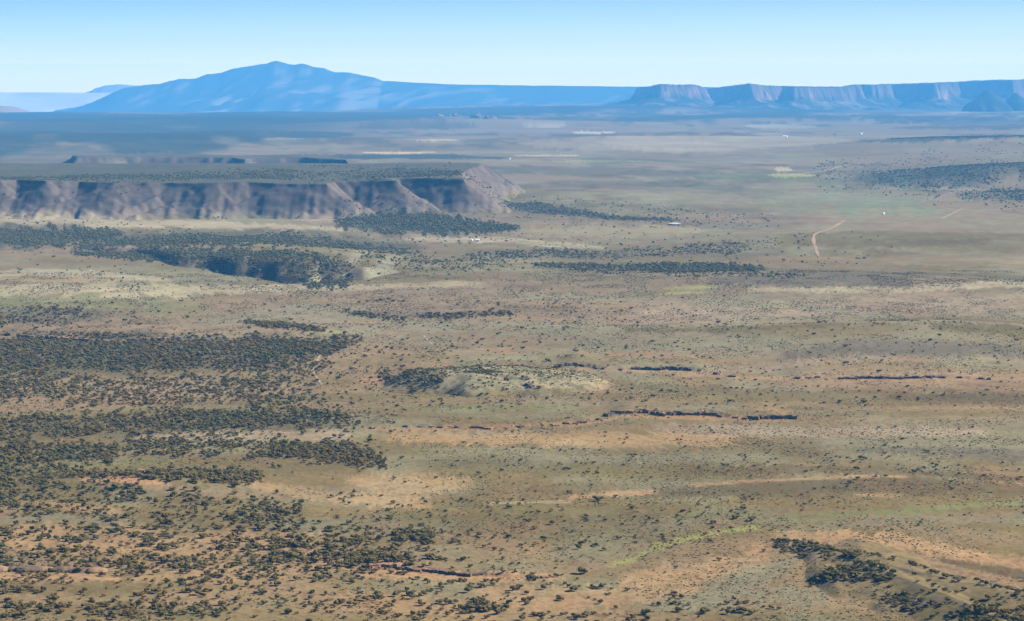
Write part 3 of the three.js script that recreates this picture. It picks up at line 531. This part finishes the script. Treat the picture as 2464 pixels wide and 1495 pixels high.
// crown of many small leaf clumps round a dark inner mass; unit height 1, width about 1.1
function crown(seed, tufts, wide, base) {
  const r = rng(seed), pos = [], col = [];
  const lobes = Array.from({ length: 5 }, (_, i) => { const a = i * 1.26 + r() * .8, q = i ? .22 + r() * .16 : 0; return [Math.cos(a) * q * wide, .42 + r() * .26 + (i ? 0 : .1), Math.sin(a) * q * wide, .24 + r() * .12]; });
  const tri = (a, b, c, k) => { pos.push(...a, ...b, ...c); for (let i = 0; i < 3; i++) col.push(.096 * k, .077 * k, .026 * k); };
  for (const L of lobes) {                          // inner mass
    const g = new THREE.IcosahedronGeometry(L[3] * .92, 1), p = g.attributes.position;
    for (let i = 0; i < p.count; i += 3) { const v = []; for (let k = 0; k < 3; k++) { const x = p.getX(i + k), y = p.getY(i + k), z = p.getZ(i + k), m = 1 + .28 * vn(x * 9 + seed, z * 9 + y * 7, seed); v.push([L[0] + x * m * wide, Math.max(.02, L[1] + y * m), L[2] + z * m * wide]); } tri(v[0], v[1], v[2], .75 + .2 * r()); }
  }
  for (let i = 0; i < tufts; i++) {                 // leaf clumps
    const L = lobes[i % 5], th = r() * 6.283, ph = Math.acos(1 - 1.7 * r()), R = L[3] * (.85 + .45 * r());
    const c = [L[0] + Math.sin(ph) * Math.cos(th) * R * wide, Math.max(.05, L[1] + Math.cos(ph) * R), L[2] + Math.sin(ph) * Math.sin(th) * R * wide], s = .07 + .06 * r();
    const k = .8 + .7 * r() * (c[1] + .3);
    for (let j = 0; j < 2; j++) { const v = () => [c[0] + (r() - .5) * 2 * s, Math.max(.02, c[1] + (r() - .5) * 2 * s), c[2] + (r() - .5) * 2 * s]; tri(v(), v(), v(), k); }
  }
  const g = new THREE.BufferGeometry(); g.setAttribute('position', new THREE.Float32BufferAttribute(pos, 3)); g.setAttribute('color', new THREE.Float32BufferAttribute(col, 3)); g.computeVertexNormals();
  return g;
}
function trunk(seed) {
  const r = rng(seed), parts = [], up = new THREE.Vector3(0, 1, 0);
  const limb = (a, b, r0, r1) => { const d = b.clone().sub(a), g = new THREE.CylinderGeometry(r1, r0, d.length(), 6, 1); g.translate(0, d.length() / 2, 0); g.applyQuaternion(new THREE.Quaternion().setFromUnitVectors(up, d.normalize())); g.translate(a.x, a.y, a.z); parts.push(g); };
  const f = new THREE.Vector3((r() - .5) * .08, .24, (r() - .5) * .08);
  limb(new THREE.Vector3(0, -.12, 0), f, .055, .04);
  for (let i = 0; i < 3; i++) { const a = i * 2.1 + r(); limb(f, new THREE.Vector3(Math.cos(a) * .22, .5 + r() * .15, Math.sin(a) * .22), .035, .012); }
  return mergeGeometries(parts);
}
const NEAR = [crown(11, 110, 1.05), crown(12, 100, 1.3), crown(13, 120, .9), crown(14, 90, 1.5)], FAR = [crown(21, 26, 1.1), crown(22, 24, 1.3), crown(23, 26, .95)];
const TRUNKS = [trunk(31), trunk(32), trunk(33), trunk(34)];

const stands = [];                                  // woods: band, trees per square metre, height, clumpiness
const W = (key, b, dens, hgt, clump = .5) => stands.push({ key, b, dens, hgt, clump });
// woods in the left foreground and middle distance
W('near', band([[-60, 1440, 80], [300, 1430, 90], [600, 1420, 90], [850, 1420, 90], [1100, 1440, 70], [1250, 1450, 30]], { wob: .25 }), 1 / 76, 2.6, 0.72);
W('near', band([[-60, 1320, 60], [300, 1320, 66], [620, 1310, 66], [850, 1320, 50], [1080, 1330, 20]], { wob: .3 }), 1 / 60, 2.9, 0.65);
W('near', band([[-60, 1200, 45], [200, 1210, 40], [450, 1225, 34], [750, 1235, 26]], { wob: .3 }), 1 / 64, 2.9, 0.59);
W('near', band([[270, 1150, 14], [420, 1158, 24], [560, 1158, 22], [640, 1152, 12]], { wob: .25 }), 1 / 27, 3.3, 0.13);
W('near', blob(997, 1296, 56, 18), 1 / 20, 3.1, 0.13); W('near', blob(700, 1310, 50, 18), 1 / 24, 3.1, 0.26);
W('near', band([[-60, 1480, 20], [250, 1470, 16], [560, 1475, 16]]), 1 / 36, 2.9, 0.52);
W('near', band([[820, 1345, 14], [900, 1345, 18], [1000, 1345, 10]]), 1 / 32, 3.1, 0.39);
W('mid', band([[-60, 1150, 26], [150, 1140, 20], [300, 1160, 14]]), 1 / 32, 2.7, 0.46);
W('mid', band([[-60, 1090, 28], [140, 1090, 26], [290, 1090, 22]]), 1 / 21, 2.9, 0.28);
W('mid', band([[250, 1075, 20], [600, 1075, 26], [850, 1100, 30], [945, 1120, 12]]), 1 / 35, 2.7, 0.51);
W('mid', band([[640, 1085, 12], [780, 1085, 20], [880, 1105, 20], [940, 1125, 8]]), 1 / 20, 2.7, 0.35);
W('mid', band([[-60, 1025, 24], [200, 1020, 26], [450, 1015, 30], [700, 1010, 28], [880, 1022, 16]]), 1 / 27, 2.9, 0.46);
W('mid', band([[-60, 930, 36], [250, 935, 40], [520, 940, 40], [780, 940, 26]]), 1 / 56, 2.9, 0.51);
W('mid', band([[-60, 850, 46], [300, 850, 46], [600, 850, 42], [780, 838, 30], [880, 808, 8]], { wob: .25 }), 1 / 40, 3.2, 0.28);
W('mid', band([[560, 870, 20], [700, 890, 26], [800, 880, 12]]), 1 / 56, 2.7, 0.46);
W('mid', band([[585, 775, 5], [640, 782, 11], [720, 793, 8], [790, 798, 3]], { wob: .3 }), 1 / 32, 3.5, 0.23);
W('mid', band([[-60, 755, 14], [100, 752, 22], [230, 748, 12]]), 1 / 143, 3.4, 0.46);
W('mid', band([[810, 742, 4], [880, 752, 6], [980, 768, 7]]), 1 / 76, 3.4, 0.35); W('mid', band([[1000, 760, 4], [1080, 760, 7], [1140, 758, 5], [1235, 755, 6]]), 1 / 52, 3.5, 0.35);
W('mid', band([[860, 720, 2], [960, 718, 4], [985, 722, 2]]), 1 / 123, 2.9, 0.35);
W('mid', band([[905, 900, 10], [945, 915, 14], [1000, 932, 14], [1080, 938, 5]]), 1 / 27, 3.0, 0.23); W('mid', band([[960, 905, 6], [1060, 895, 7], [1110, 888, 4]]), 1 / 32, 2.5, 0.23); W('mid', blob(1160, 925, 46, 10), 1 / 27, 2.7, 0.23);
W('mid', blob(1200, 912, 250, 36), 1 / 75, 1.7, .35);
// distant woods
W('far', band([[-60, 572, 26], [120, 570, 24], [200, 565, 18], [300, 560, 8]]), 1 / 57, 3.2, .4);
W('far', band([[150, 585, 9], [400, 576, 20], [700, 576, 24], [950, 592, 14], [1040, 602, 5]], { h: 12 }), 1 / 69, 3.2, .45);
W('far', band([[160, 597, 4], [400, 606, 9], [600, 625, 18], [720, 645, 22], [800, 660, 20], [860, 664, 8]], { h: 14 }), 1 / 33, 3.0, .3);
W('far', band([[800, 535, 10], [900, 530, 24], [1020, 535, 24], [1150, 545, 14], [1260, 548, 5]]), 1 / 51, 3.4, .4);
W('far', band([[980, 492, 4], [1180, 490, 12], [1320, 503, 12], [1480, 525, 5], [1650, 533, 3]]), 1 / 96, 3.4, .4);
W('far', band([[1270, 645, 6], [1450, 652, 12], [1600, 648, 12], [1740, 648, 12], [1850, 655, 9]]), 1 / 39, 3.2, .35);
W('far', band([[1100, 618, 8], [1300, 612, 14], [1600, 605, 12], [1780, 598, 10], [1900, 590, 4]]), 1 / 126, 3.0, .5);
W('far', band([[1580, 665, 8], [1750, 678, 14], [1950, 680, 10]]), 1 / 210, 3.0, .5);
W('far', band([[850, 640, 10], [1050, 640, 20], [1250, 645, 14]]), 1 / 180, 3.0, .5);
W('far', band([[-60, 430, 3], [400, 425, 8], [800, 422, 7], [1100, 415, 8]], { h: 99 }), 1 / 120, 3.0, .5);
W('far', band([[2100, 432, 6], [2250, 432, 14], [2400, 420, 18], [2560, 415, 22]]), 1 / 210, 3.9, .45); W('far', band([[2130, 352, 4], [2300, 352, 8], [2560, 348, 14]]), 1 / 420, 4.5, .4); W('far', band([[2300, 470, 10], [2450, 470, 18], [2560, 470, 20]]), 1 / 270, 3.6, .5);
W('far', band([[-60, 515, 5], [250, 517, 5], [560, 524, 4]]), 1 / 210, 3.0, .5);
// thinner growth round the woods, so that they fade out
W('mid', band([[-60, 960, 190], [400, 960, 190], [700, 950, 170], [900, 950, 110], [1010, 950, 40]], { wob: .3 }), 1 / 325, 2.6, 0.68);
W('near', band([[-60, 1330, 190], [500, 1330, 190], [900, 1340, 150], [1150, 1380, 90], [1300, 1420, 30]], { wob: .3 }), 1 / 256, 2.3, 0.65);
W('far', band([[-60, 620, 90], [500, 620, 80], [1000, 610, 80], [1500, 610, 60], [1950, 610, 40], [2200, 600, 15]], { wob: .3 }), 1 / 2300, 3.2, .55);
W('far', band([[700, 500, 40], [1200, 500, 40], [1600, 520, 30], [1900, 540, 14]], { wob: .3 }), 1 / 1800, 3.4, .55);
W('far', band([[1950, 420, 40], [2250, 430, 60], [2560, 430, 80]], { wob: .3 }), 1 / 2600, 4.2, .55);
W('open', band([[850, 860, 110], [1300, 860, 120], [1800, 870, 120], [2300, 890, 110], [2560, 900, 80]], { wob: .2 }), 1 / 620, 1.9, .8);
W('open', band([[-60, 720, 60], [500, 730, 70], [1000, 740, 70], [1500, 730, 50], [1800, 720, 20]], { wob: .2 }), 1 / 2400, 2.0, .6);
W('open', band([[800, 1200, 200], [1300, 1200, 230], [1800, 1180, 200], [2300, 1170, 170], [2560, 1170, 120]], { wob: .2 }), 1 / 480, 1.6, .8);
// lone bushes on the open plain
W('open', band([[1050, 1430, 66], [1400, 1440, 60], [1650, 1460, 44], [1900, 1480, 20]], { wob: .2 }), 1 / 240, 2.7, .35);
W('open', band([[900, 1480, 14], [1250, 1480, 16], [1560, 1485, 12]], { wob: .2 }), 1 / 160, 2.9, .35);
W('open', band([[950, 1250, 70], [1300, 1270, 70], [1600, 1270, 60], [1850, 1240, 30]], { wob: .2 }), 1 / 400, 2.6, .45);
W('open', band([[900, 1130, 30], [1300, 1120, 40], [1700, 1130, 30], [2500, 1150, 36]], { wob: .2 }), 1 / 900, 2.4, .45);
W('open', band([[1850, 1200, 20], [2150, 1190, 26], [2560, 1200, 20]]), 1 / 2200, 2.4, .4);
W('open', band([[900, 955, 20], [1300, 960, 22], [1800, 955, 22], [2200, 950, 16]], { wob: .2 }), 1 / 900, 2.7, .4);
W('open', band([[850, 840, 30], [1300, 840, 34], [1700, 850, 20]], { wob: .2 }), 1 / 1000, 2.8, .5);
W('open', band([[900, 760, 40], [1300, 760, 40], [1700, 770, 20]], { wob: .2 }), 1 / 3000, 3.2, .5);
W('open', band([[200, 740, 50], [600, 740, 40], [900, 740, 30]], { wob: .2 }), 1 / 3200, 3.2, .5);
W('open', band([[1700, 800, 40], [2100, 860, 60], [2560, 860, 60]], { wob: .2 }), 1 / 5000, 3.0, .5);
// bushes on the hill at the lower right
const hill = [];
W('hill', band([[1855, 1302, 8], [1900, 1312, 16], [1960, 1324, 20], [2030, 1340, 13], [2080, 1352, 4]], { h: 4, wob: .3 }), 1 / 22, 2.4, .35);
W('hill', band([[2035, 1320, 3], [2100, 1331, 4], [2200, 1352, 5], [2285, 1371, 5], [2400, 1395, 5]], { h: 8, wob: .2 }), 1 / 24, 2.2, .3);
W('hill', band([[1945, 1384, 7], [2010, 1376, 14], [2080, 1378, 22], [2145, 1384, 22], [2170, 1405, 8]], { h: 8, wob: .3 }), 1 / 18, 2.5, .35);
W('hill', band([[2130, 1428, 10], [2190, 1436, 16], [2245, 1446, 8]], { h: 9, wob: .3 }), 1 / 25, 2.5, .3);
W('hill', band([[2090, 1408, 12], [2180, 1425, 22], [2280, 1450, 20], [2340, 1470, 10]], { h: 10, wob: .3 }), 1 / 56, 2.3, .4);
W('hill', band([[2190, 1385, 14], [2320, 1410, 26], [2464, 1430, 34], [2560, 1450, 34]], { h: 10, wob: .2 }), 1 / 91, 2.1, .5);
W('hill', band([[2260, 1484, 10], [2350, 1474, 18], [2464, 1476, 24], [2560, 1490, 26]], { h: 10, wob: .2 }), 1 / 13, 2.5, .25);

const halfX = 1290 / FOC;
const pools = { near: [], mid: [], far: [], open: [], hill: [] };
stands.forEach((s, n) => {
  const r = rng(1000 + n), [x0, x1, z0, z1] = s.b.box, N = Math.round((x1 - x0) * (z1 - z0) * s.dens);
  for (let i = 0; i < N; i++) {
    const x = lerp(x0, x1, r()), z = lerp(z0, z1, r()), u = r(), sz = r(), q = r(), ang = r() * 6.283;
    if (z > -1500 || Math.abs(x) > halfX * -z + 40) continue;
    const L = s.key === 'far' ? 160 : 34;
    const w = s.b(x, z), cl = lerp(1, sst(-.25, .45, vn(x / L, z / L / 1.5, 201 + n) + .5 * vn(x / L * 2.7, z / L * 1.8, 301)) * 1.6, s.clump);
    if (w * cl < u) continue;
    if (s.key === 'far') { const m = MESA(x, z); if (m > 8 && m < 97 && q < .85) continue; }
    pools[s.key].push({ x, z, h: s.hgt * (.55 + 1.0 * sz * sz * sz + .35 * q), a: ang, q });
  }
});
// a few that stand out
const named = [[1403, 1378, 5.6, 'broad black-green tree standing alone beside the right end of the pink ledge'], [1165, 1466, 5.2, 'big dark bush alone on pale soil at the bottom centre'], [1000, 1492, 5.4, 'dark pointed tree cut by the bottom edge of the picture'], [985, 1368, 4.8, 'black tree leaning over the left part of the pink ledge'], [758, 1392, 5.0, 'tall dark tree left of the pink ledge, above the lower woods'], [312, 1372, 5.0, 'black tree at the right end of the rounded bank on the left'], [20, 1290, 6.2, 'tallest dark green tree at the left edge of the picture'], [938, 912, 6.4, 'black tree beside the orange bank at the left end of the knoll'], [620, 1275, 5.4, 'round green tree at the top of the pale clearing in the left woods'], [1525, 905, 3.0, null]];
const leafy = (k) => { const c = new THREE.Color(); c.setRGB(1 * k[0], 1 * k[1], 1 * k[2]); return c; };
function makeTree(v) {
  const o = new THREE.Group(), t = new THREE.Mesh(TRUNKS[v], barkMat), c = new THREE.Mesh(NEAR[v], leafMat);
  t.name = 'trunk'; c.name = 'crown'; o.add(t, c); return o;
}
const PROTO = [0, 1, 2, 3].map(makeTree);
function single(name, v, p, label, group) {
  const o = PROTO[v].clone(); o.position.set(p.x, topH(p.x, p.z) - .04, p.z); o.rotation.y = p.a; o.scale.set(p.h * (1 + .25 * p.q), p.h, p.h * (1.2 - .2 * p.q));
  tag(put(o, name), label, name === 'juniper' ? 'tree' : 'bush', group); return o;
}
for (const [px, py, h, label] of named) if (label) { const c = at(px, py); single('juniper', 2 - (h > 5.3) * 2 + (px % 2), { ...c, h, a: px, q: .6 }, label); }
const inView = p => { const h = topH(p.x, p.z) + p.h / 2 - EYE, dep = -p.z * CP - h * SP, yv = -p.z * -SP + h * CP; const px = CX + FOC * p.x / dep, py = CY - FOC * (h * CP - p.z * -SP * -1 * -1) / dep; return px > 5 && px < 2459 && (EYE - topH(p.x, p.z)) / -p.z < .2325; };
function pick(pool, n) { const c = pool.filter(inView).sort((a, b) => b.h / -b.z - a.h / -a.z).slice(0, n), s = new Set(c); return [c, pool.filter(p => !s.has(p))]; }
let near1, open1, hill1;
[near1, pools.near] = pick(pools.near, 160); [open1, pools.open] = pick(pools.open, 80); [hill1, pools.hill] = pick(pools.hill, 60);
const seen = p => ({ px: CX + FOC * p.x / -p.z, py: 195 + FOC * (EYE - topH(p.x, p.z)) / -p.z });
near1.forEach((p, i) => {
  const { px, py } = seen(p), low = py > 1440;
  const [l, g] = px < 420 ? low ? ['dark green juniper in the bottom left corner, below the rounded rock bank', 'junipers in the bottom left corner'] : ['dark green juniper in the left woods, above the rounded rock bank', 'junipers above the rounded rock bank']
    : px < 860 ? low ? ['dark green juniper at the bottom edge, between left corner and pink ledge', 'junipers at the bottom edge right of the corner'] : ['dark green juniper midway between the rounded bank and the pink ledge', 'junipers between the rounded bank and the pink ledge']
    : low ? ['dark green juniper on pale soil below the pink ledge, near the bottom edge', 'junipers below the pink ledge'] : ['dark green juniper at the right fringe of the woods, near the pink ledge', 'junipers around the pink ledge'];
  single('juniper', i % 4, p, l, g);
});
open1.forEach((p, i) => {
  const { px } = seen(p);
  const [l, g] = px < 1250 ? ['low dark bush at the bottom, left of the lone black tree', 'open ground bushes left of the lone tree'] : px < 1600 ? ['low dark bush at the bottom, right of the lone black tree', 'open ground bushes right of the lone tree'] : ['low dark bush on brownish ground left of the bushy hill', 'open ground bushes beside the bushy hill'];
  single('bush', (i * 3 + 1) % 4, p, l, g);
});
hill1.forEach((p, i) => {
  const { px } = seen(p);
  const [l, g] = px < 2120 ? ['dark rounded bush on the left end of the lower right hill', 'bushes on the left end of the hill'] : ['dark rounded bush on the lower right hill, near the corner', 'bushes on the right part of the hill'];
  single('bush', (i * 3 + 1) % 4, p, l, g);
});
function standsOf(pool, geos, names, label) {
  geos.forEach((g, v) => {
    const list = pool.filter((_, i) => i % geos.length === v); if (!list.length) return;
    const m = new THREE.InstancedMesh(g, leafMat, list.length), M = new THREE.Matrix4(), Q = new THREE.Quaternion(), E = new THREE.Euler(), c = new THREE.Color();
    list.forEach((p, i) => {
      M.compose(new THREE.Vector3(p.x, topH(p.x, p.z) - .06, p.z), Q.setFromEuler(E.set(0, p.a, 0)), new THREE.Vector3(p.h * (1 + .35 * p.q), p.h, p.h * (1.25 - .3 * p.q))); m.setMatrixAt(i, M);
      const t = vn(p.x / 60, p.z / 60, 401), far = geos === FAR, k = (far ? .72 : .62) + .6 * p.q; m.setColorAt(i, c.setRGB(k * (far ? .82 : 1) * (1 + .18 * t), k, k * (far ? 1.35 : 1) * (1 - .1 * t)));   // far woods are tinted bluer and less red than the near ones
    });
    tag(put(m, names), label[v], null, null, 'stuff');
  });
}
const lab = (s) => [s + ' of broad junipers', s + ' of spreading junipers', s + ' of upright junipers', s + ' of low wide junipers'];
const INFO = { near: pools.near.length, mid: pools.mid.length, far: pools.far.length, open: pools.open.length, hill: pools.hill.length };
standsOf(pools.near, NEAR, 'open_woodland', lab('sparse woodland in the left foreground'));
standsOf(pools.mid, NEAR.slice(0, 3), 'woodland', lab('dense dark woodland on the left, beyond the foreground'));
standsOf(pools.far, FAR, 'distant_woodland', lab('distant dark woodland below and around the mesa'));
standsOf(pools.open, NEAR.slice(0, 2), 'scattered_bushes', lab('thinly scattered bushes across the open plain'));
if (pools.hill.length) standsOf(pools.hill, NEAR.slice(1, 2), 'hill_bushes', ['smaller bushes filling in between those on the lower right hill']);

// ---------------------------------------------------------------- small shrubs and tussocks on the nearer ground
{
  const r = rng(77), parts = [];
  for (let i = 0; i < 9; i++) { const g = new THREE.TetrahedronGeometry(.22 + .14 * r(), 0); g.rotateX(r() * 6); g.rotateY(r() * 6); g.translate((r() - .5) * .9, .18 + .22 * r(), (r() - .5) * .9); parts.push(g); }
  const g = mergeGeometries(parts), N = 190000, mat = new THREE.MeshPhysicalMaterial({ color: 0xffffff, roughness: 1, specularIntensity: 0 }), list = [];
  for (let i = 0; i < N; i++) {
    const d = Math.sqrt(lerp(1600 * 1600, 5000 * 5000, Math.pow(r(), 1.25))), x = (r() * 2 - 1) * .222 * d, z = -d, n = vn(x / 40, z / 60, 501) + .6 * vn(x / 150, z / 150, 502), q = r(), u = r(), a = r();
    if (sst(-.5, .7, n) < u) continue;
    list.push([x, z, (.45 + 1.0 * q * q) * (1 + sst(2400, 5000, d) * .5), a * 6.28, n]);
  }
  const m = new THREE.InstancedMesh(g, mat, list.length), M = new THREE.Matrix4(), Q = new THREE.Quaternion(), E = new THREE.Euler(), c = new THREE.Color();
  list.forEach(([x, z, s, a, n], i) => { M.compose(new THREE.Vector3(x, topH(x, z) - .05, z), Q.setFromEuler(E.set(0, a, 0)), new THREE.Vector3(s * 1.3, s, s * 1.3)); m.setMatrixAt(i, M); const k = .75 + .5 * r(), t = r(); c.setRGB(lerp(.055, .105, t) * k, lerp(.056, .082, t) * k, lerp(.028, .040, t) * k); m.setColorAt(i, c); });
  tag(put(m, 'sagebrush'), 'small grey-green sagebrush and dry tussocks dotting the nearer plain', null, null, 'stuff');
  INFO.sage = list.length;
}

// ---------------------------------------------------------------- rock ledges
const rockGeo = [0, 1, 2, 3].map(i => {
  let g = new THREE.BoxGeometry(1, 1, 1, 4, 3, 3); g.deleteAttribute('uv'); g.deleteAttribute('normal'); g = mergeVertices(g);
  const p = g.attributes.position; for (let k = 0; k < p.count; k++) { const x = p.getX(k), y = p.getY(k), z = p.getZ(k), rr = 1 - .12 * (Math.abs(x * y * z) > .1 ? 1 : 0); p.setXYZ(k, (x + .09 * vn(x * 3 + i * 9, y * 5 + z * 3, 601)) * rr, (y + .10 * vn(x * 5 + i * 7, z * 5 + y, 602)) * (y > 0 ? rr : 1), (z + .10 * vn(y * 4 + i * 5, x * 5, 603)) * rr); }
  g = g.toNonIndexed(); g.computeVertexNormals(); return g;
});
const rockMats = [[.105, .074, .055], [.18, .115, .068], [.18, .105, .066], [.085, .062, .048]].map(c => new THREE.MeshPhysicalMaterial({ color: new THREE.Color().setRGB(...c), roughness: 1, specularIntensity: 0 }));
LEDGES.forEach((L, n) => {
  const r = rng(700 + n), o = new THREE.Group(), mx = (L.x0 + L.x1) / 2, mz = L.z(mx), my = groundH(mx, mz + 6);
  o.position.set(mx, my, mz);
  let x = L.x0 + 3, k = 0;
  while (x < L.x1 - 3) {
    const run = vn(x / 38, n * 9.3, 607) * .5 + .5, len = 3 + 6 * r() * r() + 2.5 * r();
    if (run < L.gap * .75) { x += len; if (r() > .3) continue; }
    const xc = x + len / 2, z = L.z(xc), sl = (L.z(xc + 3) - L.z(xc - 3)) / 6, hh = L.h * (.35 + .45 * run + .45 * r());
    const m = new THREE.Mesh(rockGeo[(r() * 4) | 0], rockMats[L.tint === 0 ? (r() < .7 ? 0 : 3) : L.tint === 1 ? (r() < .35 ? 1 : 0) : (r() < .6 ? 2 : 0)]);
    const g0 = groundH(xc, z + 5);
    m.scale.set(len * 1.15, hh + 1.4, 5 + 5 * r()); m.position.set(xc - mx, g0 + hh / 2 - .7 - my, z - mz - 2 + (r() - .5) * 5); m.rotation.set((r() - .5) * .14, -Math.atan(sl) * .8 + (r() - .5) * .5, (r() - .5) * .12); m.name = 'rock';
    o.add(m); k++;
    if (r() < .35) { const c = new THREE.Mesh(rockGeo[(r() * 4) | 0], m.material), q = .6 + 1.3 * r(); c.scale.set(q * 1.4, q, q * 1.2); c.rotation.set(r(), r() * 6, r()); const rx = xc + (r() - .5) * len, rz = z + 4 + 9 * r(); c.position.set(rx - mx, groundH(rx, rz) + q * .2 - my, rz - mz); c.name = 'rock'; o.add(c); k++; }
    x += len * (.85 + .2 * r());
  }
  INFO['ledge' + n] = k;
  tag(put(o, 'rock_ledge'), L.l, 'rock ledge');
});
// boulders in the grove on the left, and the rounded bank below it
function boulders(px, py, w, n, hh, mat, label, seed) {
  const r = rng(seed), c = at(px, py), o = new THREE.Group(), y0 = topH(c.x, c.z); o.position.set(c.x, y0, c.z);
  for (let i = 0; i < n; i++) { const m = new THREE.Mesh(rockGeo[i % 4], rockMats[mat]), s = hh * (.5 + .7 * r()), x = (r() - .5) * w, z = (r() - .5) * w * 1.6; m.scale.set(s * (1.2 + r()), s, s * (1.2 + .6 * r())); m.rotation.set((r() - .5) * .4, r() * 6, (r() - .5) * .4); m.position.set(x, topH(c.x + x, c.z + z) - y0 + s * .25, z); m.name = 'rock'; o.add(m); }
  tag(put(o, 'rock_outcrop'), label, 'rock outcrop');
}
boulders(340, 1146, 15, 12, 4.2, 1, 'pinkish rock outcrop rising out of the small dark grove on the left', 801);
boulders(1272, 946, 12, 7, 3.0, 0, 'pale rock outcrop on the near foot of the sage knoll', 802);
boulders(770, 1120, 6, 3, 2.4, 1, 'small light boulders at the edge of the left woods', 803);
boulders(515, 1322, 6, 3, 2.6, 1, 'two pale boulders among the lower left trees', 804);
{
  const r = rng(810), o = new THREE.Group(), c = at(120, 1378), y0 = topH(c.x, c.z); o.position.set(c.x, y0, c.z);
  const lump = [0, 1, 2].map(i => { const g = new THREE.IcosahedronGeometry(.5, 4), p = g.attributes.position; for (let k = 0; k < p.count; k++) { const x = p.getX(k), y = p.getY(k), z = p.getZ(k), m = 1 + .14 * vn(x * 5 + i * 9, z * 5 + y * 4, 811) + .06 * vn(x * 13, y * 13 + z * 9 + i, 812); p.setXYZ(k, x * m, y * m, z * m); } g.computeVertexNormals(); return g; });
  [[-60, 0], [-8, 1], [30, -1], [70, 2], [108, 1], [150, 3], [190, 4], [228, 5]].forEach(([px, dy], i) => { const q = at(px, 1374 + dy), m = new THREE.Mesh(lump[i % 3], rockMats[i % 3 === 1 ? 1 : 0]); const w = 14 + 14 * r(), s = 4.2 + 3.4 * r(); m.scale.set(w, s, 14 + 5 * r()); m.position.set(q.x - c.x, topH(q.x, q.z) - y0 + s * .05, q.z - c.z - 2 * r()); m.rotation.y = (r() - .5) * .6; m.name = 'rock'; o.add(m); });
  tag(put(o, 'rock_bank'), 'rounded brown rock bank near the left edge, low in the picture', 'rock bank');
}

// ---------------------------------------------------------------- the few white buildings
const whiteWall = new THREE.MeshStandardMaterial({ color: new THREE.Color().setRGB(.82, .82, .80), roughness: .7 }), whiteRoof = new THREE.MeshStandardMaterial({ color: new THREE.Color().setRGB(.80, .82, .84), roughness: .35, metalness: .1 }), darkDoor = new THREE.MeshStandardMaterial({ color: new THREE.Color().setRGB(.12, .10, .09), roughness: .8 });
function shed(px, py, w, l, h, turn, label, name = 'farm_building', category = 'building') {
  const c = at(px, py), o = new THREE.Group(), wall = new THREE.Mesh(new THREE.BoxGeometry(w, h + 2, l), whiteWall); wall.position.y = h / 2 - 1; wall.name = 'wall';
  const s = new THREE.Shape([new THREE.Vector2(-w * .56, 0), new THREE.Vector2(w * .56, 0), new THREE.Vector2(0, h * .5)]), roof = new THREE.Mesh(new THREE.ExtrudeGeometry(s, { depth: l * 1.08, bevelEnabled: false }), whiteRoof); roof.position.set(0, h + .01, -l * .54); roof.name = 'roof';
  const door = new THREE.Mesh(new THREE.BoxGeometry(w * .25, h * .7, .3), darkDoor); door.position.set(0, h * .35, l / 2 + .05); door.name = 'door';
  o.add(wall, roof, door); o.position.set(c.x, topH(c.x, c.z), c.z); o.rotation.y = turn; tag(put(o, name), label, category); return o;
}
shed(1890, 334, 20, 30, 9, 1.3, 'largest white farm building, leftmost of three far out on the right plain');
shed(2010, 329, 10, 14, 13, .3, 'narrow white farm building, middle one of three on the right plain');
shed(2072, 326, 13, 16, 9, .9, 'white farm building, rightmost of three far out on the right plain');
shed(2078, 325, 8, 9, 11, .4, 'tiny white outbuilding just right of the rightmost farm building');
shed(1226, 385, 10, 12, 8, .5, 'lone white building beyond the tip of the long mesa');
shed(1149, 577.5, 5, 11, 3, 1.5, 'small grey-white shed just right of the round white tank');
shed(2126, 519, 6, 7, 4, .7, 'tiny white hut at the near side of the green meadow');
shed(233, 1158, 2.2, 3.2, 1.7, .8, 'tiny white hut on bare reddish ground in the left woods', 'hut', 'hut');
{
  const c = at(1135, 578), o = new THREE.Group(), b = new THREE.Mesh(new THREE.LatheGeometry([[0, -1], [3.1, -1], [3.1, 3.6], [3.2, 3.7], [3.2, 3.9], [3.0, 3.95]].map(p => new THREE.Vector2(...p)), 28), whiteWall), lid = new THREE.Mesh(new THREE.LatheGeometry([[0, 5.0], [1.6, 4.6], [3.0, 3.96]].reverse().map(p => new THREE.Vector2(...p)), 28), whiteRoof);
  b.name = 'tank_wall'; lid.name = 'tank_roof'; o.add(b, lid); o.position.set(c.x, groundH(c.x, c.z), c.z); tag(put(o, 'water_tank'), 'round white water tank on the pale strip below the mesa', 'tank');
}
console.log(JSON.stringify(INFO));
renderer.render(scene, camera);
